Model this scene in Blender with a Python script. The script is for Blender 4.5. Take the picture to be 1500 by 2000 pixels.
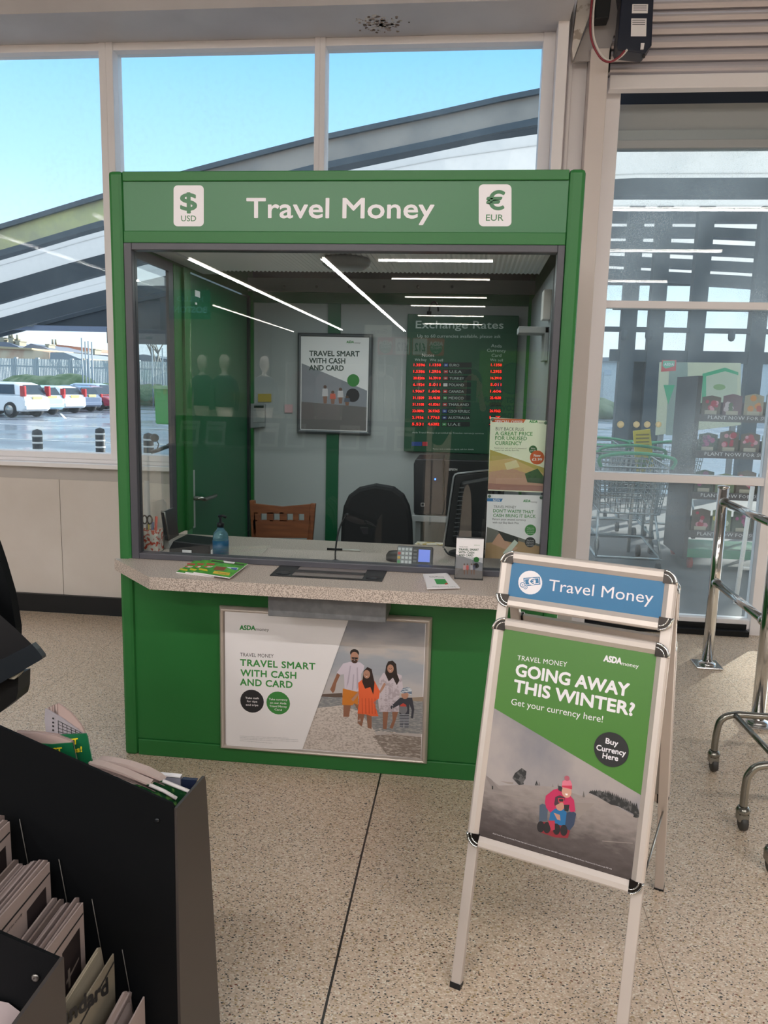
import bpy, bmesh, math, random
from mathutils import Vector, Matrix
random.seed(7)
scene = bpy.context.scene
for o in list(bpy.data.objects): bpy.data.objects.remove(o)
COL = scene.collection

# ---------------------------------------------------------------- camera
PITCH, YAW, ROLL, FOC = 0.15946017, 0.10764583, -0.02573719, 1505.35
CAM = Vector((0, 0, 1.6))
fwd = Vector((-math.sin(YAW)*math.cos(PITCH), math.cos(YAW)*math.cos(PITCH), -math.sin(PITCH)))
rt0 = Vector((math.cos(YAW), math.sin(YAW), 0))
dn0 = fwd.cross(rt0)
RT = math.cos(ROLL)*rt0 + math.sin(ROLL)*dn0
DN = -math.sin(ROLL)*rt0 + math.cos(ROLL)*dn0
cd = bpy.data.cameras.new('camera'); cam = bpy.data.objects.new('camera', cd); COL.objects.link(cam)
cd.sensor_fit = 'VERTICAL'; cd.sensor_height = 24.0; cd.lens = 24.0*FOC/2000.0
cd.clip_start = 0.02; cd.clip_end = 500
m4 = Matrix((RT, -DN, -fwd)).transposed().to_4x4(); m4.translation = CAM
cam.matrix_world = m4
scene.camera = cam

# ---------------------------------------------------------------- light and exposure
scene.view_settings.view_transform = 'Standard'
scene.view_settings.look = 'None'
scene.view_settings.gamma = 1.0
scene.view_settings.use_curve_mapping = False
scene.view_settings.exposure = 0.0
SKY = 1.35
SUN_AZ, SUN_EL, SUN_W = math.radians(38), math.radians(12.25), 13.0
STRIP_W = 58.0
w = bpy.data.worlds.new('sky'); scene.world = w; w.use_nodes = True
nt = w.node_tree; nt.nodes.clear()
wo = nt.nodes.new('ShaderNodeOutputWorld'); bg = nt.nodes.new('ShaderNodeBackground')
tc = nt.nodes.new('ShaderNodeTexCoord'); sx = nt.nodes.new('ShaderNodeSeparateXYZ'); cr = nt.nodes.new('ShaderNodeValToRGB')
nt.links.new(tc.outputs['Generated'], sx.inputs[0]); nt.links.new(sx.outputs['Z'], cr.inputs[0])
el = cr.color_ramp.elements
el[0].position = 0.0; el[0].color = (1.0, 1.05, 1.1, 1)
el[1].position = 1.0; el[1].color = (1.25, 1.3, 1.35, 1)
e = cr.color_ramp.elements.new(0.1); e.color = (0.80, 0.98, 1.1, 1)
e = cr.color_ramp.elements.new(0.24); e.color = (0.46, 0.76, 1.0, 1)
e = cr.color_ramp.elements.new(0.38); e.color = (0.24, 0.58, 0.95, 1)
e = cr.color_ramp.elements.new(0.6); e.color = (0.9, 1.0, 1.1, 1)
nt.links.new(cr.outputs[0], bg.inputs[0]); bg.inputs[1].default_value = SKY
nt.links.new(bg.outputs[0], wo.inputs[0])
def light(name, kind, loc, energy, color=(1, 1, 1), rot=None, **kw):
    d = bpy.data.lights.new(name, kind); d.energy = energy; d.color = color
    for k, v in kw.items(): setattr(d, k, v)
    o = bpy.data.objects.new(name, d); COL.objects.link(o); o.location = loc
    if rot: o.rotation_euler = rot
    return o
sd = Vector((math.sin(SUN_AZ)*math.cos(SUN_EL), math.cos(SUN_AZ)*math.cos(SUN_EL), math.sin(SUN_EL)))
so = light('sun', 'SUN', (20, 30, 30), SUN_W, (1, 0.95, 0.86), angle=0.01)
so.rotation_euler = sd.to_track_quat('Z', 'Y').to_euler()
WARM = (1.0, 0.98, 0.955)
# the store's ceiling strips: lit tubes at 4.2 m, running towards the windows and across
STRIPS = []
for x in (-6.07, -3.15): STRIPS.append((x, -9.4, x, -2.2))
STRIPS += [(-3.15, -30.0, -3.15, -10.2), (-6.07, -30.0, -6.07, -10.4), (-8.8, -32.0, -8.8, -20.0), (-8.8, -14.0, -8.8, -4.0)]
for y in (-1.1, -4.4, -7.4, -10.4, -13.15, -16.85, -19.2, -22.5, -26.0): STRIPS.append((-2.03, y, 0.32, y))
for y in (-1.1, -4.4, -8.4): STRIPS.append((1.2, y, 4.4, y))

# ---------------------------------------------------------------- helpers
def at(px, py, **k):
    d = RT*((px-750)/FOC) + DN*((py-1000)/FOC) + fwd
    ax, v = list(k.items())[0]; i = 'XYZ'.index(ax)
    return CAM + d*((v-CAM[i])/d[i])
def ray(px, py): return RT*((px-750)/FOC) + DN*((py-1000)/FOC) + fwd
def lin(c):
    if isinstance(c, str): c = tuple(int(c[i:i+2], 16)/255 for i in (0, 2, 4))
    return tuple((x/12.92 if x <= 0.04045 else ((x+0.055)/1.055)**2.4) for x in c)+(1,)
MATS = {}
def mat(c, rough=0.5, metal=0.0, spec=0.5, noise=None, emit=0, bump=None, coat=0, name=None):
    key = (c, rough, metal, spec, noise, emit, bump, coat)
    if key in MATS: return MATS[key]
    m = bpy.data.materials.new(name or 'surface_'+str(c)); m.use_nodes = True; N = m.node_tree
    b = N.nodes['Principled BSDF']; col = lin(c)
    b.inputs['Base Color'].default_value = col; b.inputs['Roughness'].default_value = rough
    b.inputs['Metallic'].default_value = metal; b.inputs['Specular IOR Level'].default_value = spec
    if coat: b.inputs['Coat Weight'].default_value = coat
    if emit:
        b.inputs['Emission Color'].default_value = col; b.inputs['Emission Strength'].default_value = emit
    t = None
    if noise:   # (scale, second colour, contrast low, high)
        t = N.nodes.new('ShaderNodeTexCoord'); nz = N.nodes.new('ShaderNodeTexNoise'); nz.inputs['Scale'].default_value = noise[0]
        nz.inputs['Detail'].default_value = 6
        r = N.nodes.new('ShaderNodeValToRGB'); r.color_ramp.elements[0].position = noise[2]; r.color_ramp.elements[1].position = noise[3]
        r.color_ramp.elements[0].color = col; r.color_ramp.elements[1].color = lin(noise[1])
        if len(noise) > 4:
            mp = N.nodes.new('ShaderNodeMapping'); mp.inputs['Scale'].default_value = noise[4]
            N.links.new(t.outputs['Object'], mp.inputs[0]); N.links.new(mp.outputs[0], nz.inputs['Vector'])
        else: N.links.new(t.outputs['Object'], nz.inputs['Vector'])
        N.links.new(nz.outputs['Fac'], r.inputs[0]); N.links.new(r.outputs[0], b.inputs['Base Color'])
    if bump:    # (scale, strength)
        t = t or N.nodes.new('ShaderNodeTexCoord'); nz = N.nodes.new('ShaderNodeTexNoise'); nz.inputs['Scale'].default_value = bump[0]
        bp = N.nodes.new('ShaderNodeBump'); bp.inputs['Strength'].default_value = bump[1]; bp.inputs['Distance'].default_value = 0.01
        N.links.new(t.outputs['Object'], nz.inputs['Vector']); N.links.new(nz.outputs['Fac'], bp.inputs['Height']); N.links.new(bp.outputs[0], b.inputs['Normal'])
    MATS[key] = m; return m
def glass(name, refl=0.08, tint=(1, 1, 1), dust=0.0, dustscale=30, lo=0.45, hi=0.75, rough=0.0, tomax=0.9):
    m = bpy.data.materials.new(name); m.use_nodes = True; N = m.node_tree; N.nodes.clear(); L = N.links.new
    out = N.nodes.new('ShaderNodeOutputMaterial'); tr = N.nodes.new('ShaderNodeBsdfTransparent'); tr.inputs[0].default_value = (*tint, 1)
    gl = N.nodes.new('ShaderNodeBsdfGlossy'); gl.inputs['Roughness'].default_value = rough
    lw = N.nodes.new('ShaderNodeLayerWeight'); lw.inputs[0].default_value = 0.25
    mr = N.nodes.new('ShaderNodeMapRange'); mr.inputs['From Min'].default_value = 0.0; mr.inputs['From Max'].default_value = 1
    mr.inputs['To Min'].default_value = refl; mr.inputs['To Max'].default_value = tomax
    L(lw.outputs['Fresnel'], mr.inputs[0])
    mx = N.nodes.new('ShaderNodeMixShader'); L(mr.outputs[0], mx.inputs[0]); L(tr.outputs[0], mx.inputs[1]); L(gl.outputs[0], mx.inputs[2])
    last = mx
    if dust:
        df = N.nodes.new('ShaderNodeBsdfTranslucent'); df.inputs[0].default_value = (0.9, 0.95, 0.95, 1)
        t = N.nodes.new('ShaderNodeTexCoord'); nz = N.nodes.new('ShaderNodeTexNoise'); nz.inputs['Scale'].default_value = dustscale; nz.inputs['Detail'].default_value = 8
        n2 = N.nodes.new('ShaderNodeTexNoise'); n2.inputs['Scale'].default_value = 1.6; n2.inputs['Detail'].default_value = 4
        mu = N.nodes.new('ShaderNodeMath'); mu.operation = 'MULTIPLY'
        r = N.nodes.new('ShaderNodeMapRange'); r.inputs['From Min'].default_value = lo; r.inputs['From Max'].default_value = hi
        r.inputs['To Min'].default_value = dust*0.5; r.inputs['To Max'].default_value = dust
        r2 = N.nodes.new('ShaderNodeMapRange'); r2.inputs['From Min'].default_value = 0.35; r2.inputs['From Max'].default_value = 0.65; r2.inputs['To Min'].default_value = 0.3; r2.inputs['To Max'].default_value = 1.5
        L(t.outputs['Object'], nz.inputs['Vector']); L(t.outputs['Object'], n2.inputs['Vector']); L(nz.outputs['Fac'], r.inputs[0]); L(n2.outputs['Fac'], r2.inputs[0])
        L(r.outputs[0], mu.inputs[0]); L(r2.outputs[0], mu.inputs[1])
        m2 = N.nodes.new('ShaderNodeMixShader'); L(mu.outputs[0], m2.inputs[0]); L(mx.outputs[0], m2.inputs[1]); L(df.outputs[0], m2.inputs[2]); last = m2
    L(last.outputs[0], out.inputs[0]); return m

class MB:
    def __init__(s): s.v = []; s.f = []; s.m = []; s.mi = []; s.sm = []
    def mat(s, m):
        if m not in s.m: s.m.append(m)
        return s.m.index(m)
    def add(s, vs, fs, m, smooth=False):
        b = len(s.v); s.v += [tuple(v) for v in vs]; i = s.mat(m)
        for f in fs: s.f.append(tuple(b+k for k in f)); s.mi.append(i); s.sm.append(smooth)
        return s
    def box(s, x0, x1, y0, y1, z0, z1, m, M=None):
        vs = [Vector((x, y, z)) for x in (x0, x1) for y in (y0, y1) for z in (z0, z1)]
        if M: vs = [M @ v for v in vs]
        return s.add(vs, [(0, 1, 3, 2), (4, 6, 7, 5), (0, 4, 5, 1), (2, 3, 7, 6), (0, 2, 6, 4), (1, 5, 7, 3)], m)
    def prism(s, pts, d, m, M=None):
        """polygon of 3D points extruded by vector d"""
        pts = [Vector(p) for p in pts]; d = Vector(d); n = len(pts)
        vs = pts+[p+d for p in pts]
        if M: vs = [M @ v for v in vs]
        return s.add(vs, [tuple(range(n)), tuple(range(2*n-1, n-1, -1))]+[(i, i+n, (i+1) % n+n, (i+1) % n) for i in range(n)], m)
    def tube(s, pts, r, m, seg=10, closed=False, caps=True):
        pts = [Vector(p) for p in pts]; n = len(pts); rs = r if isinstance(r, (list, tuple)) else [r]*n
        vs = []; up = None
        for i, p in enumerate(pts):
            if closed: t = pts[(i+1) % n]-pts[i-1]
            else: t = (pts[min(i+1, n-1)]-pts[max(i-1, 0)])
            t.normalize()
            if up is None: up = Vector((0, 0, 1)) if abs(t.z) < 0.9 else Vector((1, 0, 0))
            a = t.cross(up).normalized(); up = a.cross(t).normalized()
            for k in range(seg):
                an = 2*math.pi*k/seg; vs.append(p+(a*math.cos(an)+up*math.sin(an))*rs[i])
        fs = []
        for i in range(n if closed else n-1):
            j = (i+1) % n
            for k in range(seg): fs.append((i*seg+k, i*seg+(k+1) % seg, j*seg+(k+1) % seg, j*seg+k))
        if caps and not closed: fs += [tuple(range(seg-1, -1, -1)), tuple((n-1)*seg+k for k in range(seg))]
        return s.add(vs, fs, m, True)
    def lathe(s, prof, m, seg=20, c=(0, 0, 0), M=None):
        vs = []; n = len(prof)
        for r, z in prof:
            for k in range(seg):
                a = 2*math.pi*k/seg; v = Vector((c[0]+r*math.cos(a), c[1]+r*math.sin(a), c[2]+z)); vs.append(M @ v if M else v)
        fs = [(i*seg+k, i*seg+(k+1) % seg, (i+1)*seg+(k+1) % seg, (i+1)*seg+k) for i in range(n-1) for k in range(seg)]
        fs += [tuple(range(seg-1, -1, -1)), tuple((n-1)*seg+k for k in range(seg))]
        return s.add(vs, fs, m, True)
    def ball(s, c, r, m, seg=12, rings=8):
        r = r if isinstance(r, (tuple, list)) else (r, r, r); vs = []; fs = []
        for i in range(rings+1):
            t = math.pi*i/rings
            for k in range(seg):
                a = 2*math.pi*k/seg; vs.append((c[0]+r[0]*math.sin(t)*math.cos(a), c[1]+r[1]*math.sin(t)*math.sin(a), c[2]+r[2]*math.cos(t)))
        for i in range(rings):
            for k in range(seg): fs.append((i*seg+k, i*seg+(k+1) % seg, (i+1)*seg+(k+1) % seg, (i+1)*seg+k))
        return s.add(vs, fs, m, True)
    def build(s, name, parent=None, bevel=0, M=None, **tags):
        me = bpy.data.meshes.new(name)
        vs = s.v
        inv = None
        if parent is not None: inv = wm(parent).inverted(); vs = [inv @ Vector(v) for v in vs]
        me.from_pydata([tuple(v) for v in vs], [], s.f)
        for m in s.m: me.materials.append(m)
        me.polygons.foreach_set('material_index', s.mi); me.polygons.foreach_set('use_smooth', s.sm)
        me.validate(); me.update()
        if not tags.pop('keep', False):
            bm = bmesh.new(); bm.from_mesh(me); bmesh.ops.recalc_face_normals(bm, faces=bm.faces); bm.to_mesh(me); bm.free()
        o = bpy.data.objects.new(name, me); COL.objects.link(o)
        if parent is not None: o.parent = parent
        if bevel:
            b = o.modifiers.new('bevel', 'BEVEL'); b.width = bevel; b.segments = 2; b.limit_method = 'ANGLE'; b.angle_limit = 0.7
        if tags: tag(o, **tags)
        return o
def wm(o):
    m = o.matrix_basis.copy()
    while o.parent: o = o.parent; m = o.matrix_basis @ m
    return m
def tag(o, label=None, cat=None, group=None, kind=None):
    if label: o['label'] = label
    if cat: o['category'] = cat
    if group: o['group'] = group
    if kind: o['kind'] = kind
    return o
def thing(name, label, cat, loc=(0, 0, 0), rz=0, group=None):
    o = bpy.data.objects.new(name, None); COL.objects.link(o); o.location = loc; o.rotation_euler = (0, 0, rz); o.empty_display_size = 0.1
    return tag(o, label, cat, group)
def dup(o, loc=None, rz=None, label=None, parent=None):
    c = o.copy(); COL.objects.link(c)
    if parent: c.parent = parent
    if loc is not None: c.location = loc
    if rz is not None: c.rotation_euler = (0, 0, rz)
    if label: c['label'] = label
    for ch in o.children: dup(ch, parent=c)
    return c
def struct(mb, name, **k): return mb.build(name, kind='structure', **k)

# text: one flat mesh in the plane (O, U, V) given in 3D; N is the print's normal
def glyphs(s, bold=0.0, res=3, shear=0, space=1.0):
    c = bpy.data.curves.new('t', 'FONT'); c.body = s; c.offset = bold; c.resolution_u = res; c.shear = shear; c.space_character = space
    o = bpy.data.objects.new('t', c); me = o.to_mesh()
    vs = [v.co.copy() for v in me.vertices]; fs = [tuple(p.vertices) for p in me.polygons]
    o.to_mesh_clear(); bpy.data.objects.remove(o); bpy.data.curves.remove(c)
    return vs, fs
class Print:
    """flat printed sheet on plane origin O, unit axes U (right) V (up); art given as pixels of the photograph or as metres"""
    def __init__(s, O, U, V, mb=None):
        s.O = Vector(O); s.U = Vector(U).normalized(); s.V = Vector(V).normalized(); s.N = s.U.cross(s.V); s.mb = mb or MB(); s.k = 0
    def uv(s, px, py):
        d = ray(px, py); t = (s.O-CAM).dot(s.N)/d.dot(s.N); p = CAM+d*t-s.O
        return (p.dot(s.U), p.dot(s.V))
    def lift(s, l=None):
        s.k += 1; return 0.00004*s.k if l is None else l
    def P(s, u, v, l): return s.O+s.U*u+s.V*v+s.N*l
    def poly(s, pts, m, px=True, clip=None):
        l = s.lift(); q = [s.uv(*p) for p in pts] if px else pts
        s.mb.add([s.P(u, v, l) for u, v in q], [tuple(range(len(q)))], m); return s
    def disc(s, cx, cy, r, m, px=True, ry=None, n=24):
        l = s.lift()
        if px:
            c = s.uv(cx, cy); e = s.uv(cx+r, cy); r = math.hypot(e[0]-c[0], e[1]-c[1]); ry = r if ry is None else r*ry
        else: c = (cx, cy); ry = r if ry is None else ry
        s.mb.add([s.P(c[0]+r*math.cos(a), c[1]+ry*math.sin(a), l) for a in [2*math.pi*i/n for i in range(n)]], [tuple(range(n))], m); return s
    def text(s, t, x0, y0, x1, y1, cap, m, bold=0.0, px=True, mirror=False, shear=0, res=3, center=False, space=1.0):
        """baseline from (x0,y0) to (x1,y1); cap = capital height, in pixels (or metres)"""
        l = s.lift(); vs, fs = glyphs(t, 0, res, shear, space)
        if not vs: return s
        mx0 = min(v.x for v in vs); mx1 = max(v.x for v in vs)
        if px:
            a = s.uv(x0, y0); b = s.uv(x1, y1); h = s.uv(x0, y0-cap)[1]-a[1]
        else: a = (x0, y0); b = (x1, y1); h = cap
        wdt = b[0]-a[0]; sl = (b[1]-a[1])/wdt; kx = wdt/(mx1-mx0); ky = h/0.69
        offs = [(0, 0)]+([(bold*math.cos(q), bold*math.sin(q)) for q in [math.pi*(2*i+1)/6 for i in range(6)]] if bold > 0 else [])
        for j, (ox, oy) in enumerate(offs):
            out = []
            for v in vs:
                u = (v.x-mx0)*kx
                if mirror: u = wdt-u
                out.append(s.P(a[0]+u+ox*ky, a[1]+sl*u+(v.y+oy)*ky, l+j*0.000005))
            s.mb.add(out, fs, m)
        return s
    def build(s, name, parent=None, **k): return s.mb.build(name, parent, keep=True, **k)

GREEN = mat('256f33', 0.45, coat=0, name='green_paint')
GREEN_D = mat('17632f', 0.32, coat=0.3, name='green_paint_inner')
SIGNGREEN = mat('3c7a50', 0.35, name='sign_green')
WHITE = mat('ebe6e2', 0.45, name='white_paint'); PRINTW = mat('f2eef0', 0.4, name='print_white')
DGREY = mat('4a4a52', 0.4, name='grey_frame'); BLACK = mat('15161a', 0.45, name='black_plastic'); BLACKM = mat('131518', 0.45, spec=0.3, name='black_metal')
CHROME = mat('d8d8d8', 0.12, 1.0, name='chrome'); STEEL = mat('a8a6a2', 0.28, 1.0, name='steel'); ALU = mat('d6ccc6', 0.45, 0.45, name='aluminium')
INK = mat('2a2a2c', 0.5); GTXT = mat('3d8a3f', 0.5); GREYP = mat('8b8e92', 0.5)
# ---------------------------------------------------------------- the room
def terrazzo():
    m = bpy.data.materials.new('terrazzo'); m.use_nodes = True; N = m.node_tree; L = N.links.new; b = N.nodes['Principled BSDF']
    b.inputs['Roughness'].default_value = 0.33
    t = N.nodes.new('ShaderNodeTexCoord'); last = None
    def rgb(c):
        n = N.nodes.new('ShaderNodeRGB'); n.outputs[0].default_value = lin(c); return n.outputs[0]
    base = rgb('c4b4a2')
    nz = N.nodes.new('ShaderNodeTexNoise'); nz.inputs['Scale'].default_value = 1.3; L(t.outputs['Object'], nz.inputs['Vector'])
    mx = N.nodes.new('ShaderNodeMix'); mx.data_type = 'RGBA'; L(nz.outputs['Fac'], mx.inputs[0]); L(rgb('dcc6b2'), mx.inputs[6]); L(rgb('ccb49c'), mx.inputs[7]); last = mx.outputs[2]
    def chips(scale, thr, gate, colors, seed):
        nonlocal last
        mp = N.nodes.new('ShaderNodeMapping'); mp.inputs['Location'].default_value = (seed, seed*1.7, 0); mp.inputs['Rotation'].default_value = (0, 0, seed)
        mp.inputs['Scale'].default_value = (1, 1.5, 1); L(t.outputs['Object'], mp.inputs[0])
        ns = N.nodes.new('ShaderNodeTexNoise'); ns.inputs['Scale'].default_value = scale*1.3; L(mp.outputs[0], ns.inputs['Vector'])
        ad = N.nodes.new('ShaderNodeVectorMath'); ad.operation = 'MULTIPLY_ADD'; ad.inputs[1].default_value = (0.8/scale,)*3; L(ns.outputs['Color'], ad.inputs[0]); L(mp.outputs[0], ad.inputs[2])
        v = N.nodes.new('ShaderNodeTexVoronoi'); v.voronoi_dimensions = '2D'; v.inputs['Scale'].default_value = scale; L(ad.outputs[0], v.inputs['Vector'])
        lt = N.nodes.new('ShaderNodeMath'); lt.operation = 'LESS_THAN'; lt.inputs[1].default_value = thr; L(v.outputs['Distance'], lt.inputs[0])
        sp = N.nodes.new('ShaderNodeSeparateColor'); L(v.outputs['Color'], sp.inputs[0])
        g = N.nodes.new('ShaderNodeMath'); g.operation = 'LESS_THAN'; g.inputs[1].default_value = gate; L(sp.outputs[0], g.inputs[0])
        mu = N.nodes.new('ShaderNodeMath'); mu.operation = 'MULTIPLY'; L(lt.outputs[0], mu.inputs[0]); L(g.outputs[0], mu.inputs[1])
        r = N.nodes.new('ShaderNodeValToRGB'); r.color_ramp.interpolation = 'CONSTANT'; E = r.color_ramp.elements
        E[0].color = lin(colors[0]); E[1].position = 1/len(colors); E[1].color = lin(colors[1])
        for i in range(2, len(colors)): e = E.new(i/len(colors)); e.color = lin(colors[i])
        L(sp.outputs[1], r.inputs[0])
        x = N.nodes.new('ShaderNodeMix'); x.data_type = 'RGBA'; L(mu.outputs[0], x.inputs[0]); L(last, x.inputs[6]); L(r.outputs[0], x.inputs[7]); last = x.outputs[2]
    chips(150, 0.42, 0.6, ['e2d6c8', 'c4b09a', 'e8dccc', 'b8a48c'], 1.3)
    chips(80, 0.31, 0.42, ['b0966e', 'c4ac90', 'a08c76', 'e6dccc', 'b49c82'], 2.1)
    chips(66, 0.21, 0.24, ['3a3a36', '2c2f2c', '5c5348', '7a4a34', '38383a'], 4.2)
    chips(120, 0.25, 0.20, ['3e3c38', '54504a', '2c2c2a'], 6.6)
    # joints every 0.92 m along x, 1.84 along y
    s = N.nodes.new('ShaderNodeSeparateXYZ'); L(t.outputs['Object'], s.inputs[0])
    def M(op, a, b_=None):
        n = N.nodes.new('ShaderNodeMath'); n.operation = op
        for i, q in enumerate((a, b_)):
            if q is None: continue
            if isinstance(q, (int, float)): n.inputs[i].default_value = q
            else: L(q, n.inputs[i])
        return n.outputs[0]
    main = M('LESS_THAN', M('ABSOLUTE', M('ADD', s.outputs[0], 0.31)), 0.0035)
    fx = M('LESS_THAN', M('ABSOLUTE', M('SUBTRACT', M('FRACT', M('DIVIDE', M('ADD', s.outputs[0], 0.31+9.2+0.46), 0.92)), 0.5)), 0.0013)
    fy = M('LESS_THAN', M('ABSOLUTE', M('SUBTRACT', M('FRACT', M('DIVIDE', M('ADD', s.outputs[1], 40.0), 1.84)), 0.5)), 0.0006)
    for fac, c in ((M('MAXIMUM', fx, fy), '927f6a'), (main, '2c2826')):
        x = N.nodes.new('ShaderNodeMix'); x.data_type = 'RGBA'; L(fac, x.inputs[0]); L(last, x.inputs[6]); L(rgb(c), x.inputs[7]); last = x.outputs[2]
    L(last, b.inputs['Base Color']); return m
TERR = terrazzo()
WALLM = mat('d2cac4', 0.5, noise=(3, 'c8beb6', 0.3, 0.8), name='wall_laminate'); WALLT = mat('eeeaec', 0.45, name='white_frame_paint')
struct(MB().box(-11, 8, -36, 5.36, -0.05, 0, TERR), 'floor')
struct(MB().box(-11, 8, -36, 4.9, 4.6, 4.7, mat('8a8d92', 0.8)), 'ceiling')
struct(MB().box(-11, 8, -36.1, -36, 0, 4.6, mat('9a9a98', 0.8)), 'wall_back')
struct(MB().box(-11.1, -11, -36, 4.9, 0, 4.6, mat('a8a6a2', 0.8)), 'wall_left')
struct(MB().box(8, 8.1, -36, 5.4, 0, 4.6, mat('a8a6a2', 0.8)), 'wall_right')
# window wall: laminate panels below the sill
mb = MB()
xs = [-11, -9.1, -7.7, -6.3, -4.95, -3.55, at(118, 1000, Y=4.93).x, -1.35, 0.0, 0.42]
for a, b in zip(xs, xs[1:]): mb.box(a+0.002, b-0.002, 4.93, 4.99, 0.02, 0.93, WALLM)
mb.box(-11, 0.42, 4.94, 5.06, 0, 0.99, mat('b7b2ac', 0.6))
mb.box(-11, 0.42, 4.938, 5.06, 0.93, 1.02, mat('b4aeaa', 0.6))
struct(mb, 'wall_front')
struct(MB().box(-11, -2.0, 4.90, 4.94, 0, 0.125, BLACKM).box(-2.0+0.003, 0.42, 4.90, 4.94, 0, 0.125, BLACKM), 'baseboard_front')
struct(MB().box(-11, 0.42, 4.86, 5.06, 1.02, 1.05, WALLT).box(-11, 0.42, 4.93, 5.06, 1.05, 1.075, WALLT), 'trim_1', bevel=0.004)
# beam over the windows, with its recessed soffit
beam = mat('c9c6c8', 0.6, noise=(2.2, 'bdb9bb', 0.35, 0.7))
mb = MB().box(-11, 0.46, 4.55, 5.1, 3.665, 4.6, beam)
mb.box(0.40, 0.46, 4.80, 5.1, 0, 4.6, WALLT)
struct(mb, 'trim_2')
# peeled patch of stained paint on the beam
o_ = at(742, 47, Z=3.66)
mb = MB(); rr = random.Random(3); pm = [mat('97867a', 0.9), mat('ab9c92', 0.9), mat('cfc8c2', 0.9), mat('76665c', 0.9)]
for i in range(110):
    x = rr.gauss(0, 0.06); z = rr.gauss(0, 0.045); s_ = rr.uniform(0.003, 0.013)
    mb.prism([(o_.x+x+s_*math.cos(a)*rr.uniform(.6, 1.5), o_.y+z+s_*math.sin(a)*rr.uniform(.6, 1.3), 3.6655) for a in [k*1.05 for k in range(6)]], (0, 0, -0.003), rr.choice(pm))
mb.build('paint_stain', label='brown patch of blistered paint on the white beam above the windows', cat='stain')

WG = glass('window_glass', 0.0, (0.95, 0.985, 1.0), dust=0.05, dustscale=25, tomax=0.14)
DG = glass('dusty_glass', 0.01, (0.93, 0.975, 0.985), tomax=0.5, dust=0.26, dustscale=240, lo=0.5, hi=0.72)
cols = [-9.3, -5.84, -2.38, -1.02, 0.33]
def window(n, x0, x1, wl, wr):
    mb = MB()
    mb.box(x0, x0+wl, 4.93, 5.06, 1.075, 3.665, WALLT).box(x1-wr, x1, 4.93, 5.06, 1.075, 3.665, WALLT)
    mb.box(x0, x1, 4.94, 5.05, 1.075, 1.115, WALLT).box(x0, x1, 4.94, 5.05, 3.62, 3.665, WALLT)
    w_ = thing('window_%d' % n, None, None, ((x0+x1)/2, 5.0, 1.075)); w_['kind'] = 'structure'
    mb.build('window_frame', w_, bevel=0.003)
    MB().box(x0+wl, x1-wr, 5.0, 5.006, 1.115, 3.62, WG).build('glass_pane', w_)
window(1, -9.3, -5.84, 0.04, 0.05); window(2, -5.84, -2.34, 0.05, 0.045)
window(3, -2.34, -0.99, 0.045, 0.033); window(4, -0.99, 0.40, 0.033, 0.07)
# white steel posts between the windows and the entrance
mb = MB().box(0.46, 0.60, 5.02, 5.1, 0, 4.6, WALLT).box(0.46, 0.79, 5.20, 5.31, 0, 4.6, WALLT)
mb.box(0.60, 0.705, 4.90, 5.1, 0.0, 3.56, mat('d9cfcb', 0.4, name='post_paint')).box(0.705, 0.83, 5.18, 5.30, 0, 3.5, WALLT).box(0.60, 0.705, 5.1, 5.3, 0, 3.56, WALLT)
mb.tube([(0.50, 5.0, 4.6), (0.50, 5.0, 0.05)], 0.013, WALLT)
mb.box(0.705, 0.72, 5.02, 5.18, 0, 3.4, WALLT)
struct(mb, 'trim_3', bevel=0.004)
# knee of the steel frame and plate above the post
mb = MB(); Yp = 4.86
mb.prism([at(1128, 0, Y=Yp), at(1162, 0, Y=Yp), at(1119, 118, Y=Yp), at(1117, 95, Y=Yp)], (0, 0.07, 0), mat('d5cfca', 0.7, noise=(18, 'a3978c', 0.55, 0.62)))
mb.prism([at(1120, 120, Y=4.93), at(1152, 40, Y=4.93), at(1200, -60, Y=4.93), at(1232, -60, Y=4.93), at(1186, 118, Y=4.93)], (0, 0.012, 0), mat('a9a4a4', 0.6))
struct(mb, 'trim_4')
# roller shutter above the entrance
SL = mat('c4bec2', 0.35, 0.3, name='shutter_slat')
t = thing('roller_shutter', 'pale ribbed roller shutter rolled up above the glazed entrance', 'shutter', (1.8, 5.1, 3.4))
zs = [at(1250, y, Y=5.1).z for y in (148, 122, 96, 70, 45, 21, -4, -30, -60, -90, -120, -150, -180, -215)]
mb = MB()
for a, b in zip(zs, zs[1:]):
    n = 5; pr = []
    for i in range(n+1): z = a+0.006+(b-a-0.012)*i/n; pr.append((0.735, 5.1-0.014*math.sin(math.pi*i/n), z))
    pr = [(0.735, 5.112, a+0.004)]+pr+[(0.735, 5.112, b-0.004)]
    mb.prism(pr, (7.2, 0, 0), SL)
mb.box(0.735, 7.9, 5.112, 5.12, zs[0], 4.6, mat('77737a', 0.6))
mb.build('shutter_curtain', t)
MB().box(0.74, 7.9, 5.06, 5.14, zs[0]-0.085, zs[0]-0.006, WALLT).build('bottom_rail', t, bevel=0.006)
MB().box(0.63, 0.74, 5.08, 5.13, 3.5, 4.6, BLACKM).build('guide_rail', t)
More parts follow.
